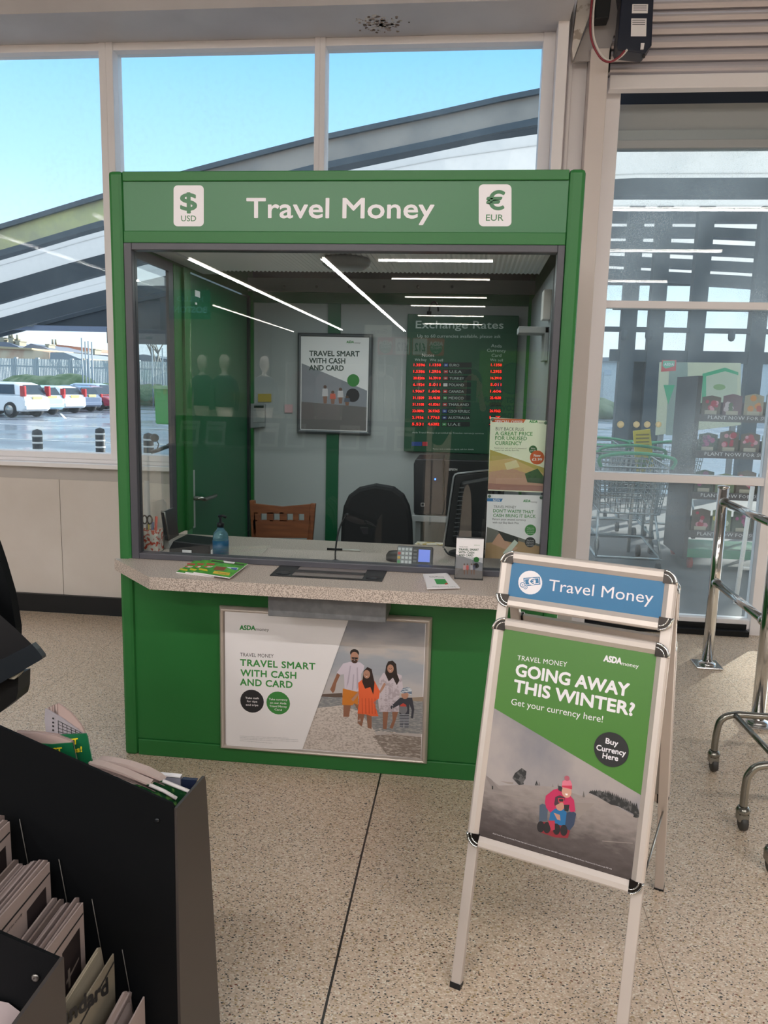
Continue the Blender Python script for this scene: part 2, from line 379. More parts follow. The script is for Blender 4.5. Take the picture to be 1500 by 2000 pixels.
# shutter control box, hanging in front of the shutter
Y0 = 4.78
t = thing('control_box', 'black shutter control box with two white labels hanging beside the post', 'control box', at(1240, 60, Y=Y0))
bl = [at(1208, -40, Y=Y0), at(1278, -40, Y=Y0), at(1277, 0, Y=Y0), at(1273, 88, Y=Y0), at(1260, 104, Y=Y0), at(1207, 98, Y=Y0), at(1205, 90, Y=Y0), at(1214, 0, Y=Y0)]
MB().prism(bl, (0, 0.13, 0), mat('141c30', 0.35, name='box_black')).build('housing', t, bevel=0.006)
for (x0, y0, x1, y1) in ((1235, 8, 1266, 26), (1233, 36, 1263, 71)):
    p = Print(at(1240, 40, Y=Y0-0.001), (1, 0, 0), (0, 0, 1)); p.poly([(x0, y0), (x1, y0), (x1-1, y1), (x0-1, y1)], PRINTW)
    for k in range(3): p.poly([(x0+2, y0+3+k*4), (x1-3, y0+3+k*4), (x1-3, y0+4.2+k*4), (x0+2, y0+4.2+k*4)], INK)
    p.build('label_sheet', t)
MB().tube([at(1258, 100, Y=Y0+.03), at(1257, 113, Y=Y0+.03)], 0.008, BLACK).build('pull_lever', t)
MB().prism([at(1252, 84, Y=Y0-.01), at(1259, 84, Y=Y0-.01), at(1257, 96, Y=Y0-.01), at(1251, 96, Y=Y0-.01)], (0, 0.02, 0), PRINTW).build('release_tab', t)
MB().prism([at(1160, -20, Y=4.8), at(1196, -20, Y=4.8), at(1190, 34, Y=4.8), at(1162, 36, Y=4.8)], (0, 0.1, 0), BLACKM).build('motor_bracket', t, bevel=0.004)
def spl(pts, n=8):
    out = []; P_ = [pts[0]]+list(pts)+[pts[-1]]
    for i in range(1, len(P_)-2):
        a, b, c, d = (Vector(P_[j]) for j in (i-1, i, i+1, i+2))
        for k in range(n):
            u = k/n; out.append(0.5*((2*b)+(c-a)*u+(2*a-5*b+4*c-d)*u*u+(3*b-a-3*c+d)*u**3))
    out.append(Vector(P_[-1])); return out
for i, (c, o_) in enumerate((('8a2f3c', 0), ('e6e0da', 5))):
    MB().tube(spl([at(x+o_, y-o_*0.4, Y=4.77+0.01*i) for x, y in ((1158, -20), (1153, 40), (1156, 80), (1172, 112), (1190, 121), (1208, 112), (1220, 99))]), 0.006, mat(c, 0.4), 8).build('cable', t, label='red cable' if i == 0 else 'white cable')
# entrance glazing
HD = mat('9a9c9c', 0.4, 0.3, name='head_metal')
d_ = thing('window_5', None, None, (1.9, 5.35, 0)); d_['kind'] = 'structure'
mb = MB().box(0.83, 7.9, 5.33, 5.41, 2.158, 2.204, WALLT).box(0.83, 1.96, 5.32, 5.41, 1.022, 1.075, WALLT)
mb.box(0.83, 7.9, 5.32, 5.41, 0.035, 0.10, WALLT).box(0.775, 0.845, 5.32, 5.41, 0.0, 3.2, WALLT)
mb.box(1.95, 2.10, 5.30, 5.42, 0, 3.2, WALLT).box(0.83, 7.9, 5.33, 5.41, 3.14, 3.19, HD)
mb.build('window_frame', d_, bevel=0.003)
mb = MB()
for x0, x1, z0, z1 in ((0.845, 1.95, 0.10, 1.022), (0.845, 1.95, 1.075, 2.158), (0.845, 3.5, 2.204, 3.14), (2.10, 3.5, 0.10, 2.158)):
    mb.box(x0, x1, 5.365, 5.371, z0, z1, DG)
mb.build('glass_pane', d_)
struct(MB().box(0.83, 7.9, 5.34, 5.5, 3.19, 3.25, mat('8e9494', 0.35, 0.5)).box(0.83, 7.9, 5.36, 5.5, 3.25, 3.41, mat('a2a6a6', 0.6)).box(0.74, 7.9, 5.45, 5.6, 3.41, 4.6, mat('3c4450', 0.8)), 'trim_5')
struct(MB().box(0.85, 1.93, 5.25, 5.36, 0.0, 0.036, BLACKM).box(0.85, 1.93, 5.31, 5.33, 0.0, 0.07, BLACKM), 'baseboard_right')

# ---------------------------------------------------------------- ceiling strips
TUBE = mat('fff6ea', 0.5, emit=26.0, name='lit_tube')
proto = None
for i, (x0, y0, x1, y1) in enumerate(STRIPS):
    L_ = math.hypot(x1-x0, y1-y0); rz = math.atan2(y1-y0, x1-x0)
    t = thing('ceiling_light', 'long lit strip light on the shop ceiling behind the viewpoint, mirrored in glass', 'light', ((x0+x1)/2, (y0+y1)/2, 4.2), rz, 'strip lights on the shop ceiling')
    mb = MB().box(-L_/2, L_/2, -0.02, 0.02, 0.0, 0.03, TUBE); o = mb.build('lit_tube'); o.parent = t
    o = MB().box(-L_/2, L_/2, -0.035, 0.035, 0.03, 0.07, WHITE).build('housing'); o.parent = t
    if y1 > -11:
        a = light('strip_lamp', 'AREA', ((x0+x1)/2, (y0+y1)/2, 4.19), STRIP_W*L_/2.35, WARM, shape='RECTANGLE', size=L_, size_y=0.12)
        a.rotation_euler = (0, 0, rz)

# ---------------------------------------------------------------- the kiosk
KX0, KX1, KY, KH = -1.430, 0.378, 3.0, 2.40
K = thing('kiosk', 'green travel money booth with a large front window and sign panel', 'kiosk', (-0.526, 3.0, 0))
for x0, x1, nm in ((KX0, -1.373, 'corner_post'), (0.319, KX1, 'corner_post')):
    MB().box(x0, x1, KY, KY+0.06, 0, KH, GREEN).build(nm, K, bevel=0.014)
for x0, x1 in ((KX0, KX0+0.06), (KX1-0.06, KX1)):
    MB().box(x0, x1, 4.80, 4.86, 0, KH, GREEN).build('rear_post', K)
MB().box(-1.373, 0.319, KY+0.004, KY+0.06, 2.362, 2.398, GREEN).build('top_rail', K, bevel=0.003)
MB().box(-1.373, 0.319, KY+0.002, KY+0.06, 2.134, 2.179, GREEN).build('header_rail', K, bevel=0.003)
hp = MB().box(-1.373, 0.319, KY+0.012, KY+0.03, 2.179, 2.362, SIGNGREEN).build('sign_panel', K)
p = Print((-1.373, KY+0.011, 2.18), (1, 0, 0), (0, 0, 1)); LET = mat('eeeaf0', 0.4, name='sign_white')
p.text('Travel Money', 482, 425, 847, 426, 38, LET, bold=0.018)
def rrect(p, x0, y0, x1, y1, r, m, n=5):
    pts = []
    for cx, cy, a0 in ((x1-r, y1-r, 0), (x0+r, y1-r, 90), (x0+r, y0+r, 180), (x1-r, y0+r, 270)):
        for k in range(n+1): a = math.radians(a0+90*k/n); pts.append((cx+r*math.cos(a), cy+r*math.sin(a)))
    p.poly(pts, m)
p.build('sign_lettering', K); p = Print((-1.373, KY+0.011, 2.18), (1, 0, 0), (0, 0, 1)); rrect(p, 339, 362, 398, 442, 8, LET)
p.text('$', 353, 410, 384, 410, 33, SIGNGREEN, bold=0.03); p.text('USD', 354, 432, 383, 432, 11, SIGNGREEN, bold=0.01)
p.build('dollar_badge', K); p = Print((-1.373, KY+0.011, 2.18), (1, 0, 0), (0, 0, 1)); rrect(p, 935, 360, 999, 442, 9, LET)
p.text('€', 950, 409, 984, 409, 34, SIGNGREEN, bold=0.03); p.text('EUR', 949, 431, 983, 431, 12, SIGNGREEN, bold=0.01)
p.build('euro_badge', K)
fr = MB()
fr.box(-1.373, -1.341, KY-0.002, KY+0.05, 0.874, 2.134, DGREY).box(0.293, 0.319, KY-0.002, KY+0.05, 0.874, 2.134, DGREY)
fr.box(-1.341, 0.293, KY-0.002, KY+0.05, 2.107, 2.134, DGREY).box(-1.341, 0.293, KY-0.002, KY+0.05, 0.874, 0.899, DGREY)
fr.build('window_frame', K, bevel=0.003)
KG = glass('booth_glass', 0.022, (0.90, 0.93, 0.93))
MB().box(-1.341, 0.293, KY+0.02, KY+0.026, 0.899, 2.107, KG).build('front_glass', K)
# side walls
def side(X, s):
    a, b = (X, X+0.03*s) if s > 0 else (X+0.03*s, X)
    a, b = min(X, X+0.03*s), max(X, X+0.03*s)
    MB().box(a, b, KY+0.06, 3.76, 0, 0.824, GREEN).build('side_panel', K)
    MB().box(a, b, KY+0.06, 4.80, 2.14, KH, GREEN_D).build('side_fascia', K)
    f = MB(); x0, x1 = sorted((X+0.028*s, X+0.042*s))
    f.box(x0, x1, 3.05, 3.075, 0.874, 2.14, DGREY).box(x0, x1, 3.49, 3.545, 0.874, 2.14, DGREY).box(x0, x1, 3.075, 3.49, 2.10, 2.14, DGREY).box(x0, x1, 3.075, 3.49, 0.874, 0.90, DGREY)
    f.build('side_window_frame', K)
    MB().box(X+.034*s-.002, X+.034*s+.002, 3.075, 3.49, 0.90, 2.10, glass('side_glass', 0.005, (0.96, 0.98, 0.98), tomax=0.2)).build('side_glass', K)
side(-1.430, 1); side(0.378, -1)
MB().box(-1.402, -1.385, 3.545, 3.765, 0.874, 2.14, GREEN).box(-1.402, -1.37, 3.64, 3.70, 0.874, 2.14, GREEN).build('side_post', K, bevel=0.004)
MB().box(0.35, 0.378, 3.545, 4.80, 0, 0.874, GREEN).build('side_panel', K)
MB().box(-1.43, -1.402, 3.76, 4.80, 0, 0.02, GREEN).build('door_sill', K)
MB().box(0.335, 0.378, 3.545, 4.80, 0.874, 2.14, mat('9fa5a8', 0.5)).build('side_panel', K)
dr = MB().box(-1.425, -1.397, 3.775, 4.76, 0.02, 2.13, mat('14603a', 0.35, name='door_green')).build('door', K)
dr2 = MB().tube([(-1.40, 3.80, 1.015), (-1.355, 3.80, 1.015), (-1.355, 3.84, 1.005), (-1.355, 3.98, 1.0), (-1.36, 4.03, 1.0)], 0.011, STEEL).box(-1.402, -1.396, 3.785, 3.815, 0.86, 1.16, mat('cfd2d0', 0.3, 0.6)).build('door_handle', dr)
MB().box(-1.43, -1.385, 4.76, 4.80, 0, 2.14, mat('22282c', 0.4)).build('door_frame', K)
q = MB().box(-1.398, -1.394, 3.85, 3.92, 2.03, 2.06, PRINTW).box(-1.398, -1.394, 3.85, 3.875, 1.99, 2.0, PRINTW).build('sticker', dr)
# back wall, white boards with green strips
bw = MB(); BWM = mat('a9adae', 0.5, name='booth_wall')
bw.box(KX0, KX1, 4.83, 4.86, 0, 2.12, BWM).box(KX0+.01, KX1-.01, 4.80, 4.83, 2.25, 2.36, mat('2c3236', 0.7))
bw.build('back_wall', K)
x0 = at(640, 700, Y=4.82).x; x1 = at(664, 700, Y=4.82).x
MB().box(x0, x1, 4.815, 4.83, 0, 2.105, mat('0f5a38', 0.4)).box(KX0, KX1, 4.81, 4.83, 2.105, 2.17, mat('0f5a38', 0.4)).build('green_strip', K)
g = MB().box(KX0, KX1, 4.79, 4.83, 2.17, 2.25, mat('8b8f92', 0.35, 0.5)).build('bolted_beam', K)
mb = MB()
for px in (555, 618, 682, 750, 816, 883):
    c = at(px, 560, Y=4.785); mb.lathe([(0.001, 0), (0.008, 0.002), (0.009, 0.006), (0.006, 0.009)], mat('55585a', 0.3, 0.8), 10, M=Matrix.Translation((c.x, 4.79, c.z)) @ Matrix.Rotation(math.pi/2, 4, 'X'))
mb.build('bolt_row', g, kind='stuff')
MB().box(KX0+.01, KX1-.01, KY+.061, 4.80, 2.33, 2.355, mat('3a4044', 0.8)).build('roof_panel', K)
# ribbed ceiling diffuser over the front half
cm = MB(); RB = mat('e4e8ea', 0.35, 0.0, name='ribbed_panel'); n = 150
pr = []
for i in range(n+1): pr.append((-1.30+1.60*i/n, 3.06, 2.16+(0.006 if i % 2 else 0)))
cm.add([v for q in pr for v in (q, (q[0], 3.92, q[2]))], [(2*i, 2*i+2, 2*i+3, 2*i+1) for i in range(n)], RB)
cm.box(-1.30, 0.30, 3.06, 3.92, 2.168, 2.18, RB).box(-1.385, -1.30, 3.06, 3.95, 2.15, 2.19, mat('b9bdc0', 0.4))
cm.build('ceiling_panel', K, keep=True)
hd = MB(); c = at(672, 505, Z=2.15)
hd.lathe([(0.10, 0.0), (0.11, -0.012), (0.105, -0.03), (0.08, -0.045), (0.03, -0.048), (0.001, -0.048)], mat('6c7074', 0.3), 24, c=(c.x, c.y+0.06, 2.16)).build('ceiling_lamp', K)
bl_ = light('booth_fill', 'AREA', (-0.53, 3.95, 2.14), 9.0, (0.93, 1.0, 0.98), shape='RECTANGLE', size=1.3, size_y=0.8)  # fill light added under the ceiling panel to brighten the booth interior
# lower front
MB().box(-1.373, 0.319, KY+0.014, KY+0.04, 0.075, 0.824, GREEN).build('lower_panel', K)
MB().box(-1.371, 0.319, KY+0.006, KY+0.05, 0.0, 0.073, GREEN).build('kick_rail', K, bevel=0.004)
CB = mat('2f7f43', 0.6)
for (x0, x1, y0, y1, z0, z1) in ((0.352, 0.36, 3.6, 3.62, 1.0, 2.0),): pass
c = at(1040, 610, X=0.33)
MB().box(0.30, 0.335, 3.58, 3.68, 1.92, 2.05, WHITE).build('junction_box', K, bevel=0.004)
MB().box(0.20, 0.335, 3.6, 3.75, 1.86, 1.89, BWM).box(0.315, 0.335, 3.6, 3.75, 1.74, 1.89, BWM).build('wall_bracket', K, bevel=0.004)

# ---------------------------------------------------------------- counter
def speck(c1, c2, sc):
    m = bpy.data.materials.new('speckled_laminate'); m.use_nodes = True; N = m.node_tree; L = N.links.new; b = N.nodes['Principled BSDF']; b.inputs['Roughness'].default_value = 0.35
    t = N.nodes.new('ShaderNodeTexCoord'); v = N.nodes.new('ShaderNodeTexNoise'); v.inputs['Scale'].default_value = sc; v.inputs['Detail'].default_value = 2; L(t.outputs['Object'], v.inputs['Vector'])
    r = N.nodes.new('ShaderNodeValToRGB'); r.color_ramp.elements[0].position = 0.42; r.color_ramp.elements[1].position = 0.56; r.color_ramp.elements[0].color = lin(c1); r.color_ramp.elements[1].color = lin(c2)
    L(v.outputs['Fac'], r.inputs[0]); L(r.outputs[0], b.inputs['Base Color']); return m
CT = thing('counter', 'pale speckled laminate counter running through the booth window', 'counter', (-0.53, 2.72, 0.82))
top = [(-1.443, 2.985), (-1.177, 2.716), (0.13, 2.702), (0.39, 2.985), (0.34, 2.99), (0.34, 3.56), (-1.385, 3.56), (-1.385, 2.99)]
CTM = speck('9a8c82', 'd6c8be', 260)
MB().prism([(x, y, 0.874) for x, y in top], (0, 0, -0.048), CTM).build('worktop', CT)
MB().box(-0.742, -0.285, 2.80, 2.985, 0.722, 0.826, mat('77787a', 0.4, noise=(30, '6c6d70', 0.4, 0.6), name='tray_grey')).build('tray_housing', CT, bevel=0.004)
tr = MB().box(-0.742, -0.66, 2.828, 3.13, 0.874, 0.8775, BLACK).box(-0.385, -0.306, 2.828, 3.13, 0.874, 0.8775, BLACK)
tr.box(-0.66, -0.385, 2.828, 2.838, 0.874, 0.8775, BLACK).box(-0.66, -0.385, 3.12, 3.13, 0.874, 0.8775, BLACK).build('tray_surround', CT)
n = 10; ds = MB(); vs = []
for i in range(n+1):
    a = math.pi*i/n
    for x in (-0.66, -0.385): vs.append((x, 2.98-0.14*math.cos(a), 0.8785-0.003*math.sin(a)))
STB = mat('b3a8a4', 0.3, 0.7, name='brushed_steel')
ds.add(vs, [(2*i, 2*i+1, 2*i+3, 2*i+2) for i in range(n)], STB, True)
ds.box(-0.66, -0.385, 3.02, 3.026, 0.876, 0.884, STB).box(-0.66, -0.385, 2.90, 2.935, 0.8755, 0.8795, mat('2a2628', 0.4))
ds.build('cash_dish', CT, keep=True)
for x in (-0.70, -0.345): MB().lathe([(0.03, 0), (0.03, 0.0008), (0.001, 0.0009)], mat('24252a', 0.3), 20, c=(x, 2.87, 0.8776)).build('finger_recess', CT)
# ---------------------------------------------------------------- printed artwork
def C(s, **k): return mat(s, 0.5, **k)
def Zf(ox, oy, sc): return lambda pts: [(ox+x/sc, oy+y/sc) for x, y in pts]
def gradmat(name, stops, nscale, namt, stretch=(1, 1, 3)):
    # a printed picture: tones by height on the sheet, broken up by noise
    m = bpy.data.materials.new(name); m.use_nodes = True; N = m.node_tree; L = N.links.new; b = N.nodes['Principled BSDF']; b.inputs['Roughness'].default_value = .45
    t = N.nodes.new('ShaderNodeTexCoord'); s = N.nodes.new('ShaderNodeSeparateXYZ'); L(t.outputs['Object'], s.inputs[0])
    mp = N.nodes.new('ShaderNodeMapping'); mp.inputs['Scale'].default_value = stretch; L(t.outputs['Object'], mp.inputs[0])
    nz = N.nodes.new('ShaderNodeTexNoise'); nz.inputs['Scale'].default_value = nscale; nz.inputs['Detail'].default_value = 8; L(mp.outputs[0], nz.inputs['Vector'])
    mr = N.nodes.new('ShaderNodeMapRange'); mr.inputs['From Min'].default_value = stops[0][0]; mr.inputs['From Max'].default_value = stops[-1][0]; L(s.outputs['Z'], mr.inputs[0])
    ma = N.nodes.new('ShaderNodeMath'); ma.operation = 'MULTIPLY_ADD'; ma.inputs[1].default_value = namt; L(nz.outputs['Fac'], ma.inputs[0]); L(mr.outputs[0], ma.inputs[2])
    sb = N.nodes.new('ShaderNodeMath'); sb.operation = 'SUBTRACT'; sb.inputs[1].default_value = namt/2; L(ma.outputs[0], sb.inputs[0])
    r = N.nodes.new('ShaderNodeValToRGB'); E = r.color_ramp.elements; z0, z1 = stops[0][0], stops[-1][0]
    E[0].color = lin(stops[0][1]); E[1].color = lin(stops[-1][1])
    for z, c in stops[1:-1]: e = E.new((z-z0)/(z1-z0)); e.color = lin(c)
    L(sb.outputs[0], r.inputs[0]); L(r.outputs[0], b.inputs['Base Color']); return m
BSKY = gradmat('printed_cloudy_sky', [(0.27, 'c2bab8'), (.34, 'bcb8ba'), (.40, 'a3a7b0'), (.44, 'a6aab2'), (.47, 'c0b8b4'), (.52, 'a8a5a8'), (.58, '85878f'), (.63, '90929a'), (.68, '8d9098')], 5, .45, (1, 1, 3))
BSEA = mat('d6cbc4', 0.5, noise=(110, '9c8f86', 0.45, 0.72, (1, 1, 1.8)), name='printed_foam')
BSEA2 = mat('85878a', 0.5, noise=(60, 'b5b0ae', 0.45, 0.7, (1, 1, 5)), name='printed_waves')
def beach(p, simple=False):
    Z = Zf(590, 1200, 6)
    p.poly([(440, 1192), (832, 1213), (820, 1482), (443, 1459)], PRINTW)
    quad = [(683, 1204), (831, 1212), (821, 1482), (590, 1463)]
    p.poly(quad, BSKY)
    p.poly(Z([(240, 935), (470, 920), (475, 975), (225, 962)]), C('6a5850')); p.poly(Z([(1285, 975), (1420, 965), (1418, 1035), (1290, 1030)]), C('9c8a78'))
    p.poly(Z([(228, 962), (1418, 1020), (1410, 1400), (100, 1330)]), BSEA2); p.poly(Z([(180, 1095), (470, 1065), (660, 1130), (820, 1320), (900, 1460), (1200, 1640), (1000, 1640), (0, 1575)]), BSEA)
    p.poly(Z([(820, 1420), (1080, 1400), (1398, 1440), (1390, 1690), (1000, 1650)]), mat('8b7e76', 0.5, noise=(60, 'c9beb6', 0.48, 0.66, (1, 1, 4))))
    sk = C('b98a74'); skd = C('94654f'); hair = C('2e2421'); tee = C('d6cbd8')
    # father
    p.poly(Z([(410, 690), (448, 706), (402, 805), (385, 890), (362, 925), (328, 880), (345, 845)]), skd)
    p.poly(Z([(485, 1060), (572, 1060), (550, 1200), (483, 1200)]), skd); p.poly(Z([(600, 1030), (660, 1050), (665, 1130), (640, 1100)]), skd)
    p.poly(Z([(478, 868), (664, 902), (655, 1060), (612, 1040), (592, 1065), (470, 1060)]), C('d4802e'))
    p.poly(Z([(482, 575), (560, 556), (680, 562), (730, 600), (722, 650), (692, 700), (690, 895), (640, 905), (498, 872), (490, 700), (442, 707), (408, 682)]), tee)
    c = Z([(615, 500)])[0]; p.disc(c[0], c[1]-8, 8.8, hair, ry=0.9); p.disc(c[0], c[1], 8, sk, ry=1.35); p.disc(c[0], c[1]+8, 6, C('4d372c'), ry=0.7)
    p.poly(Z([(580, 500), (655, 505), (650, 525), (585, 520)]), INK)
    # mother
    p.poly(Z([(945, 1130), (1012, 1130), (990, 1345), (948, 1340)]), skd); p.poly(Z([(1055, 1130), (1130, 1130), (1090, 1260), (1060, 1340), (1025, 1330), (1062, 1240)]), skd)
    p.poly(Z([(950, 685), (1100, 685), (1168, 715), (1182, 860), (1140, 930), (1135, 1140), (905, 1140), (890, 1000), (905, 760)]), mat('cfc4cc', 0.5, noise=(60, 'b3a6ae', 0.5, 0.6)))
    p.poly(Z([(985, 600), (1010, 550), (1060, 540), (1102, 580), (1115, 700), (1142, 770), (1110, 828), (1065, 740), (1015, 785), (972, 690)]), hair)
    c = Z([(1036, 635)])[0]; p.disc(c[0], c[1], 6.3, sk, ry=1.35)
    # daughter
    p.poly(Z([(655, 1150), (735, 1160), (700, 1315), (650, 1270)]), skd); p.poly(Z([(755, 1170), (815, 1180), (815, 1340), (770, 1330)]), skd)
    p.poly(Z([(905, 900), (960, 800), (985, 815), (955, 870), (915, 925)]), sk); p.poly(Z([(660, 900), (670, 930), (600, 1020), (575, 995)]), sk)
    p.poly(Z([(700, 765), (850, 780), (912, 900), (900, 985), (840, 1025), (896, 1192), (820, 1192), (745, 1170), (650, 1160), (668, 1000), (658, 800)]), C('ee6a3e'))
    p.poly(Z([(722, 660), (765, 615), (815, 640), (850, 800), (835, 940), (800, 850), (738, 870), (705, 790)]), C('33231f'))
    c = Z([(758, 700)])[0]; p.disc(c[0], c[1], 6.6, sk, ry=1.3)
    # small child in a striped suit
    p.poly(Z([(1150, 975), (1290, 975), (1315, 1110), (1300, 1220), (1275, 1215), (1285, 1120), (1258, 1050), (1250, 1330), (1200, 1330), (1195, 1230), (1185, 1330), (1145, 1320), (1140, 1060), (1045, 1110), (1035, 1080)]), C('3b3c46'))
    for k in range(9): y = 1170+k*18; p.poly(Z([(1142, y), (1255, y), (1255, y+7), (1142, y+7)]), C('b8bcc6'))
    c = Z([(1185, 1110)])[0]; p.disc(c[0], c[1], 8, C('7b7a80'), ry=1.3); p.poly(Z([(1150, 1060), (1185, 1038), (1222, 1060), (1220, 1078), (1152, 1076)]), C('c2483e'))
    c = Z([(1205, 945)])[0]; p.disc(c[0], c[1], 7, sk, ry=1.1); p.poly(Z([(1148, 915), (1185, 860), (1250, 850), (1285, 880), (1288, 960), (1240, 915), (1180, 925)]), mat('6c7c92', 0.5, noise=(50, 'd3d8de', 0.48, 0.52, (1, 1, 4))))
    fold = C('bdb1c0')
    for a in ([(560, 600), (575, 600), (545, 800), (520, 860)], [(640, 620), (655, 620), (660, 850), (640, 890)], [(600, 700), (612, 700), (600, 880), (585, 885)]): p.poly(Z(a), fold)
    for x in (700, 740, 780, 815, 850): p.poly(Z([(x, 980), (x+8, 980), (x+14, 1165), (x+2, 1160)]), C('d85a34'))
    for x in (975, 1015, 1055): 
        for y in range(800, 1120, 26): p.poly(Z([(x, y), (x+14, y), (x+14, y+12), (x, y+12)]), C('b9adb4'))
    for fx, fy, w_ in ((615, 508, 9), (758, 700, 8), (1036, 632, 8)):
        for sx in (-1, 1): p.poly(Z([(fx+sx*w_*1.6-4, fy-6), (fx+sx*w_*1.6+4, fy-6), (fx+sx*w_*1.6+4, fy-1), (fx+sx*w_*1.6-4, fy-1)]), INK)
        p.poly(Z([(fx-10, fy+22), (fx+10, fy+22), (fx+5, fy+28), (fx-5, fy+28)]), PRINTW); p.poly(Z([(fx-3, fy), (fx+3, fy), (fx+5, fy+12), (fx-5, fy+12)]), skd)
    rq = random.Random(8)
    for k in range(90):
        x = rq.uniform(120, 1250); y = rq.uniform(1180, 1560)
        if x < 620-(y-1100)*.5+20 or (x > 700 and y < 1330): continue
        r_ = rq.uniform(4, 14); p.poly(Z([(x-r_*2, y), (x-r_, y-r_*.5), (x+r_, y-r_*.4), (x+r_*2, y+r_*.1), (x, y+r_*.4)]), C(rq.choice(('e6ddd8', 'ddd3cc', 'a3968d'))))
    # cover the strip left of the slanted edge with white again
    p.poly([(600, 1200), (683, 1205), (591, 1463), (443, 1459), (440, 1192)], PRINTW)
    p.text('ASDA', 469, 1229, 499, 1230, 8.6, C('2c8a44'), bold=0.045, shear=0.05); p.text('money', 500, 1231, 526, 1232, 6.2, INK)
    p.text('TRAVEL MONEY', 470, 1281, 535, 1284, 7, INK, space=1.05)
    G = C('3f8f45')
    p.text('TRAVEL SMART', 470, 1299, 616, 1307, 12.5, G, bold=0.03, space=1.08); p.text('WITH CASH', 471, 1319, 579, 1324.5, 12.5, G, bold=0.03, space=1.08); p.text('AND CARD', 470, 1337, 571.5, 1342.5, 12.5, G, bold=0.03, space=1.08)
    p.disc(493, 1368.5, 23, C('2c2b2e')); p.disc(544, 1372, 23, C('3f8a42'))
    if not simple:
        for s_, x0, x1, y in (('Take cash', 480, 506, 1363.5), ('for tips', 483, 503, 1370), ('and trips', 481, 505, 1377)): p.text(s_, x0, y, x1, y+1, 3.6, PRINTW, bold=0.02, res=2)
        for s_, x0, x1, y in (('Take currency', 526, 562, 1366), ('on our Asda', 528, 560, 1373), ('Travel Money', 527, 561, 1379.5), ('Card', 537, 551, 1386)): p.text(s_, x0, y, x1, y+1.5, 3.6, PRINTW, bold=0.02, res=2)
        for k in range(4): p.text('Travel Money is provided by a registered company, terms and conditions apply in every store', 469, 1437+k*2.9, (564, 583, 583, 533)[k], 1441+k*3.3, 1.5, GREYP, res=1)
class Copy(Print):
    """the same artwork on another sheet: front poster pixels -> local sheet w x h"""
    def __init__(s, O, U, V, w_, h_, src=None):
        super().__init__(O, U, V); s.w = w_; s.h = h_
        s.src = Print((-0.975, 2.98, 0.086), (1, 0, 0), (0, 0, 1))
    def uv(s, px, py):
        u, v = s.src.uv(px, py); return (u/0.83*s.w, v/0.59*s.h)
def snapframe(t, X0, X1, Z0, Z1, Y, wd, m, dep=0.018, nm='snap_frame'):
    mb = MB()
    for (a, b, c, d) in ((X0, X1, Z1-wd, Z1), (X0, X1, Z0, Z0+wd), (X0, X0+wd, Z0, Z1), (X1-wd, X1, Z0, Z1)):
        # mitred rail with a rounded front
        hor = (b-a) > (d-c); n = 6
        L0, L1 = ((a, b) if hor else (c, d)); pr = []; base = c if hor else a
        for i in range(n+1): s_ = i/n; pr.append((base+wd*s_, Y-dep*math.sin(math.pi*(0.12+0.76*s_))))
        pr = [(base, Y)]+pr+[(base+wd, Y)]
        inner_first = (hor and c == Z1-wd) or (not hor and a == X1-wd)
        va = []; vb = []
        for q, y in pr:
            k = (q-base) if not inner_first else (wd-(q-base))
            if hor: va.append((L0+k, y, q)); vb.append((L1-k, y, q))
            else: va.append((q, y, L0+k)); vb.append((q, y, L1-k))
        n2 = len(pr)
        mb.add(va+vb, [tuple(range(n2)), tuple(range(2*n2-1, n2-1, -1))]+[(i, (i+1) % n2, (i+1) % n2+n2, i+n2) for i in range(n2)], m)
    return mb.build(nm, t)
FRM = mat('c6bbb2', 0.3, 0.35, name='satin_frame')
t = thing('framed_poster', 'large framed beach family poster on the green front below the counter', 'poster', (-0.56, 3.0, 0.063))
snapframe(t, -1.001, -0.118, 0.063, 0.692, 3.012, 0.027, FRM, 0.028)
MB().box(-0.99, -0.13, 2.996, 3.012, 0.075, 0.68, PRINTW).build('backing_board', t)
p = Print((-0.975, 2.9945, 0.086), (1, 0, 0), (0, 0, 1)); beach(p); p.build('poster_print', t)

# inside the booth on the back wall
t = thing('framed_poster', 'dark framed family poster hanging on the back wall inside the booth', 'poster', (-0.87, 4.80, 1.3))
fx0, fx1, fz0, fz1 = -1.085, -0.615, 1.305, 1.925
snapframe(t, fx0, fx1, fz0, fz1, 4.81, 0.028, mat('6d7074', 0.35, 0.5), 0.02)
MB().box(fx0+.01, fx1-.01, 4.795, 4.808, fz0+.01, fz1-.01, PRINTW).build('backing_board', t)
p = Print((fx0+.028, 4.793, fz0+.028), (1, 0, 0), (0, 0, 1)); wv, hv = fx1-fx0-.056, fz1-fz0-.056
p.poly([(0, 0), (wv, 0), (wv, hv), (0, hv)], PRINTW, px=False)
p.poly([(0, 0), (wv, 0), (wv, hv*.44), (0, hv*.72)], C('8d8f98'), px=False); p.poly([(0, 0), (wv, 0), (wv, hv*.26), (0, hv*.30)], C('6f6a6a'), px=False)
G = C('3a4a44')
for s_, x0, x1, y in (('TRAVEL SMART', 604, 702, 695), ('WITH CASH', 604, 674, 709), ('AND CARD', 604, 671, 723)): p.text(s_, x0, y, x1, y+1, 10, G, bold=0.03)
p.text('ASDA', 677, 670, 691, 670, 4.5, GTXT, bold=0.04); p.text('money', 692, 671, 704, 671, 3.2, INK)
p.disc(690, 743, 12, C('3f8a42')); p.disc(689, 772, 13, C('2c2b2e'))
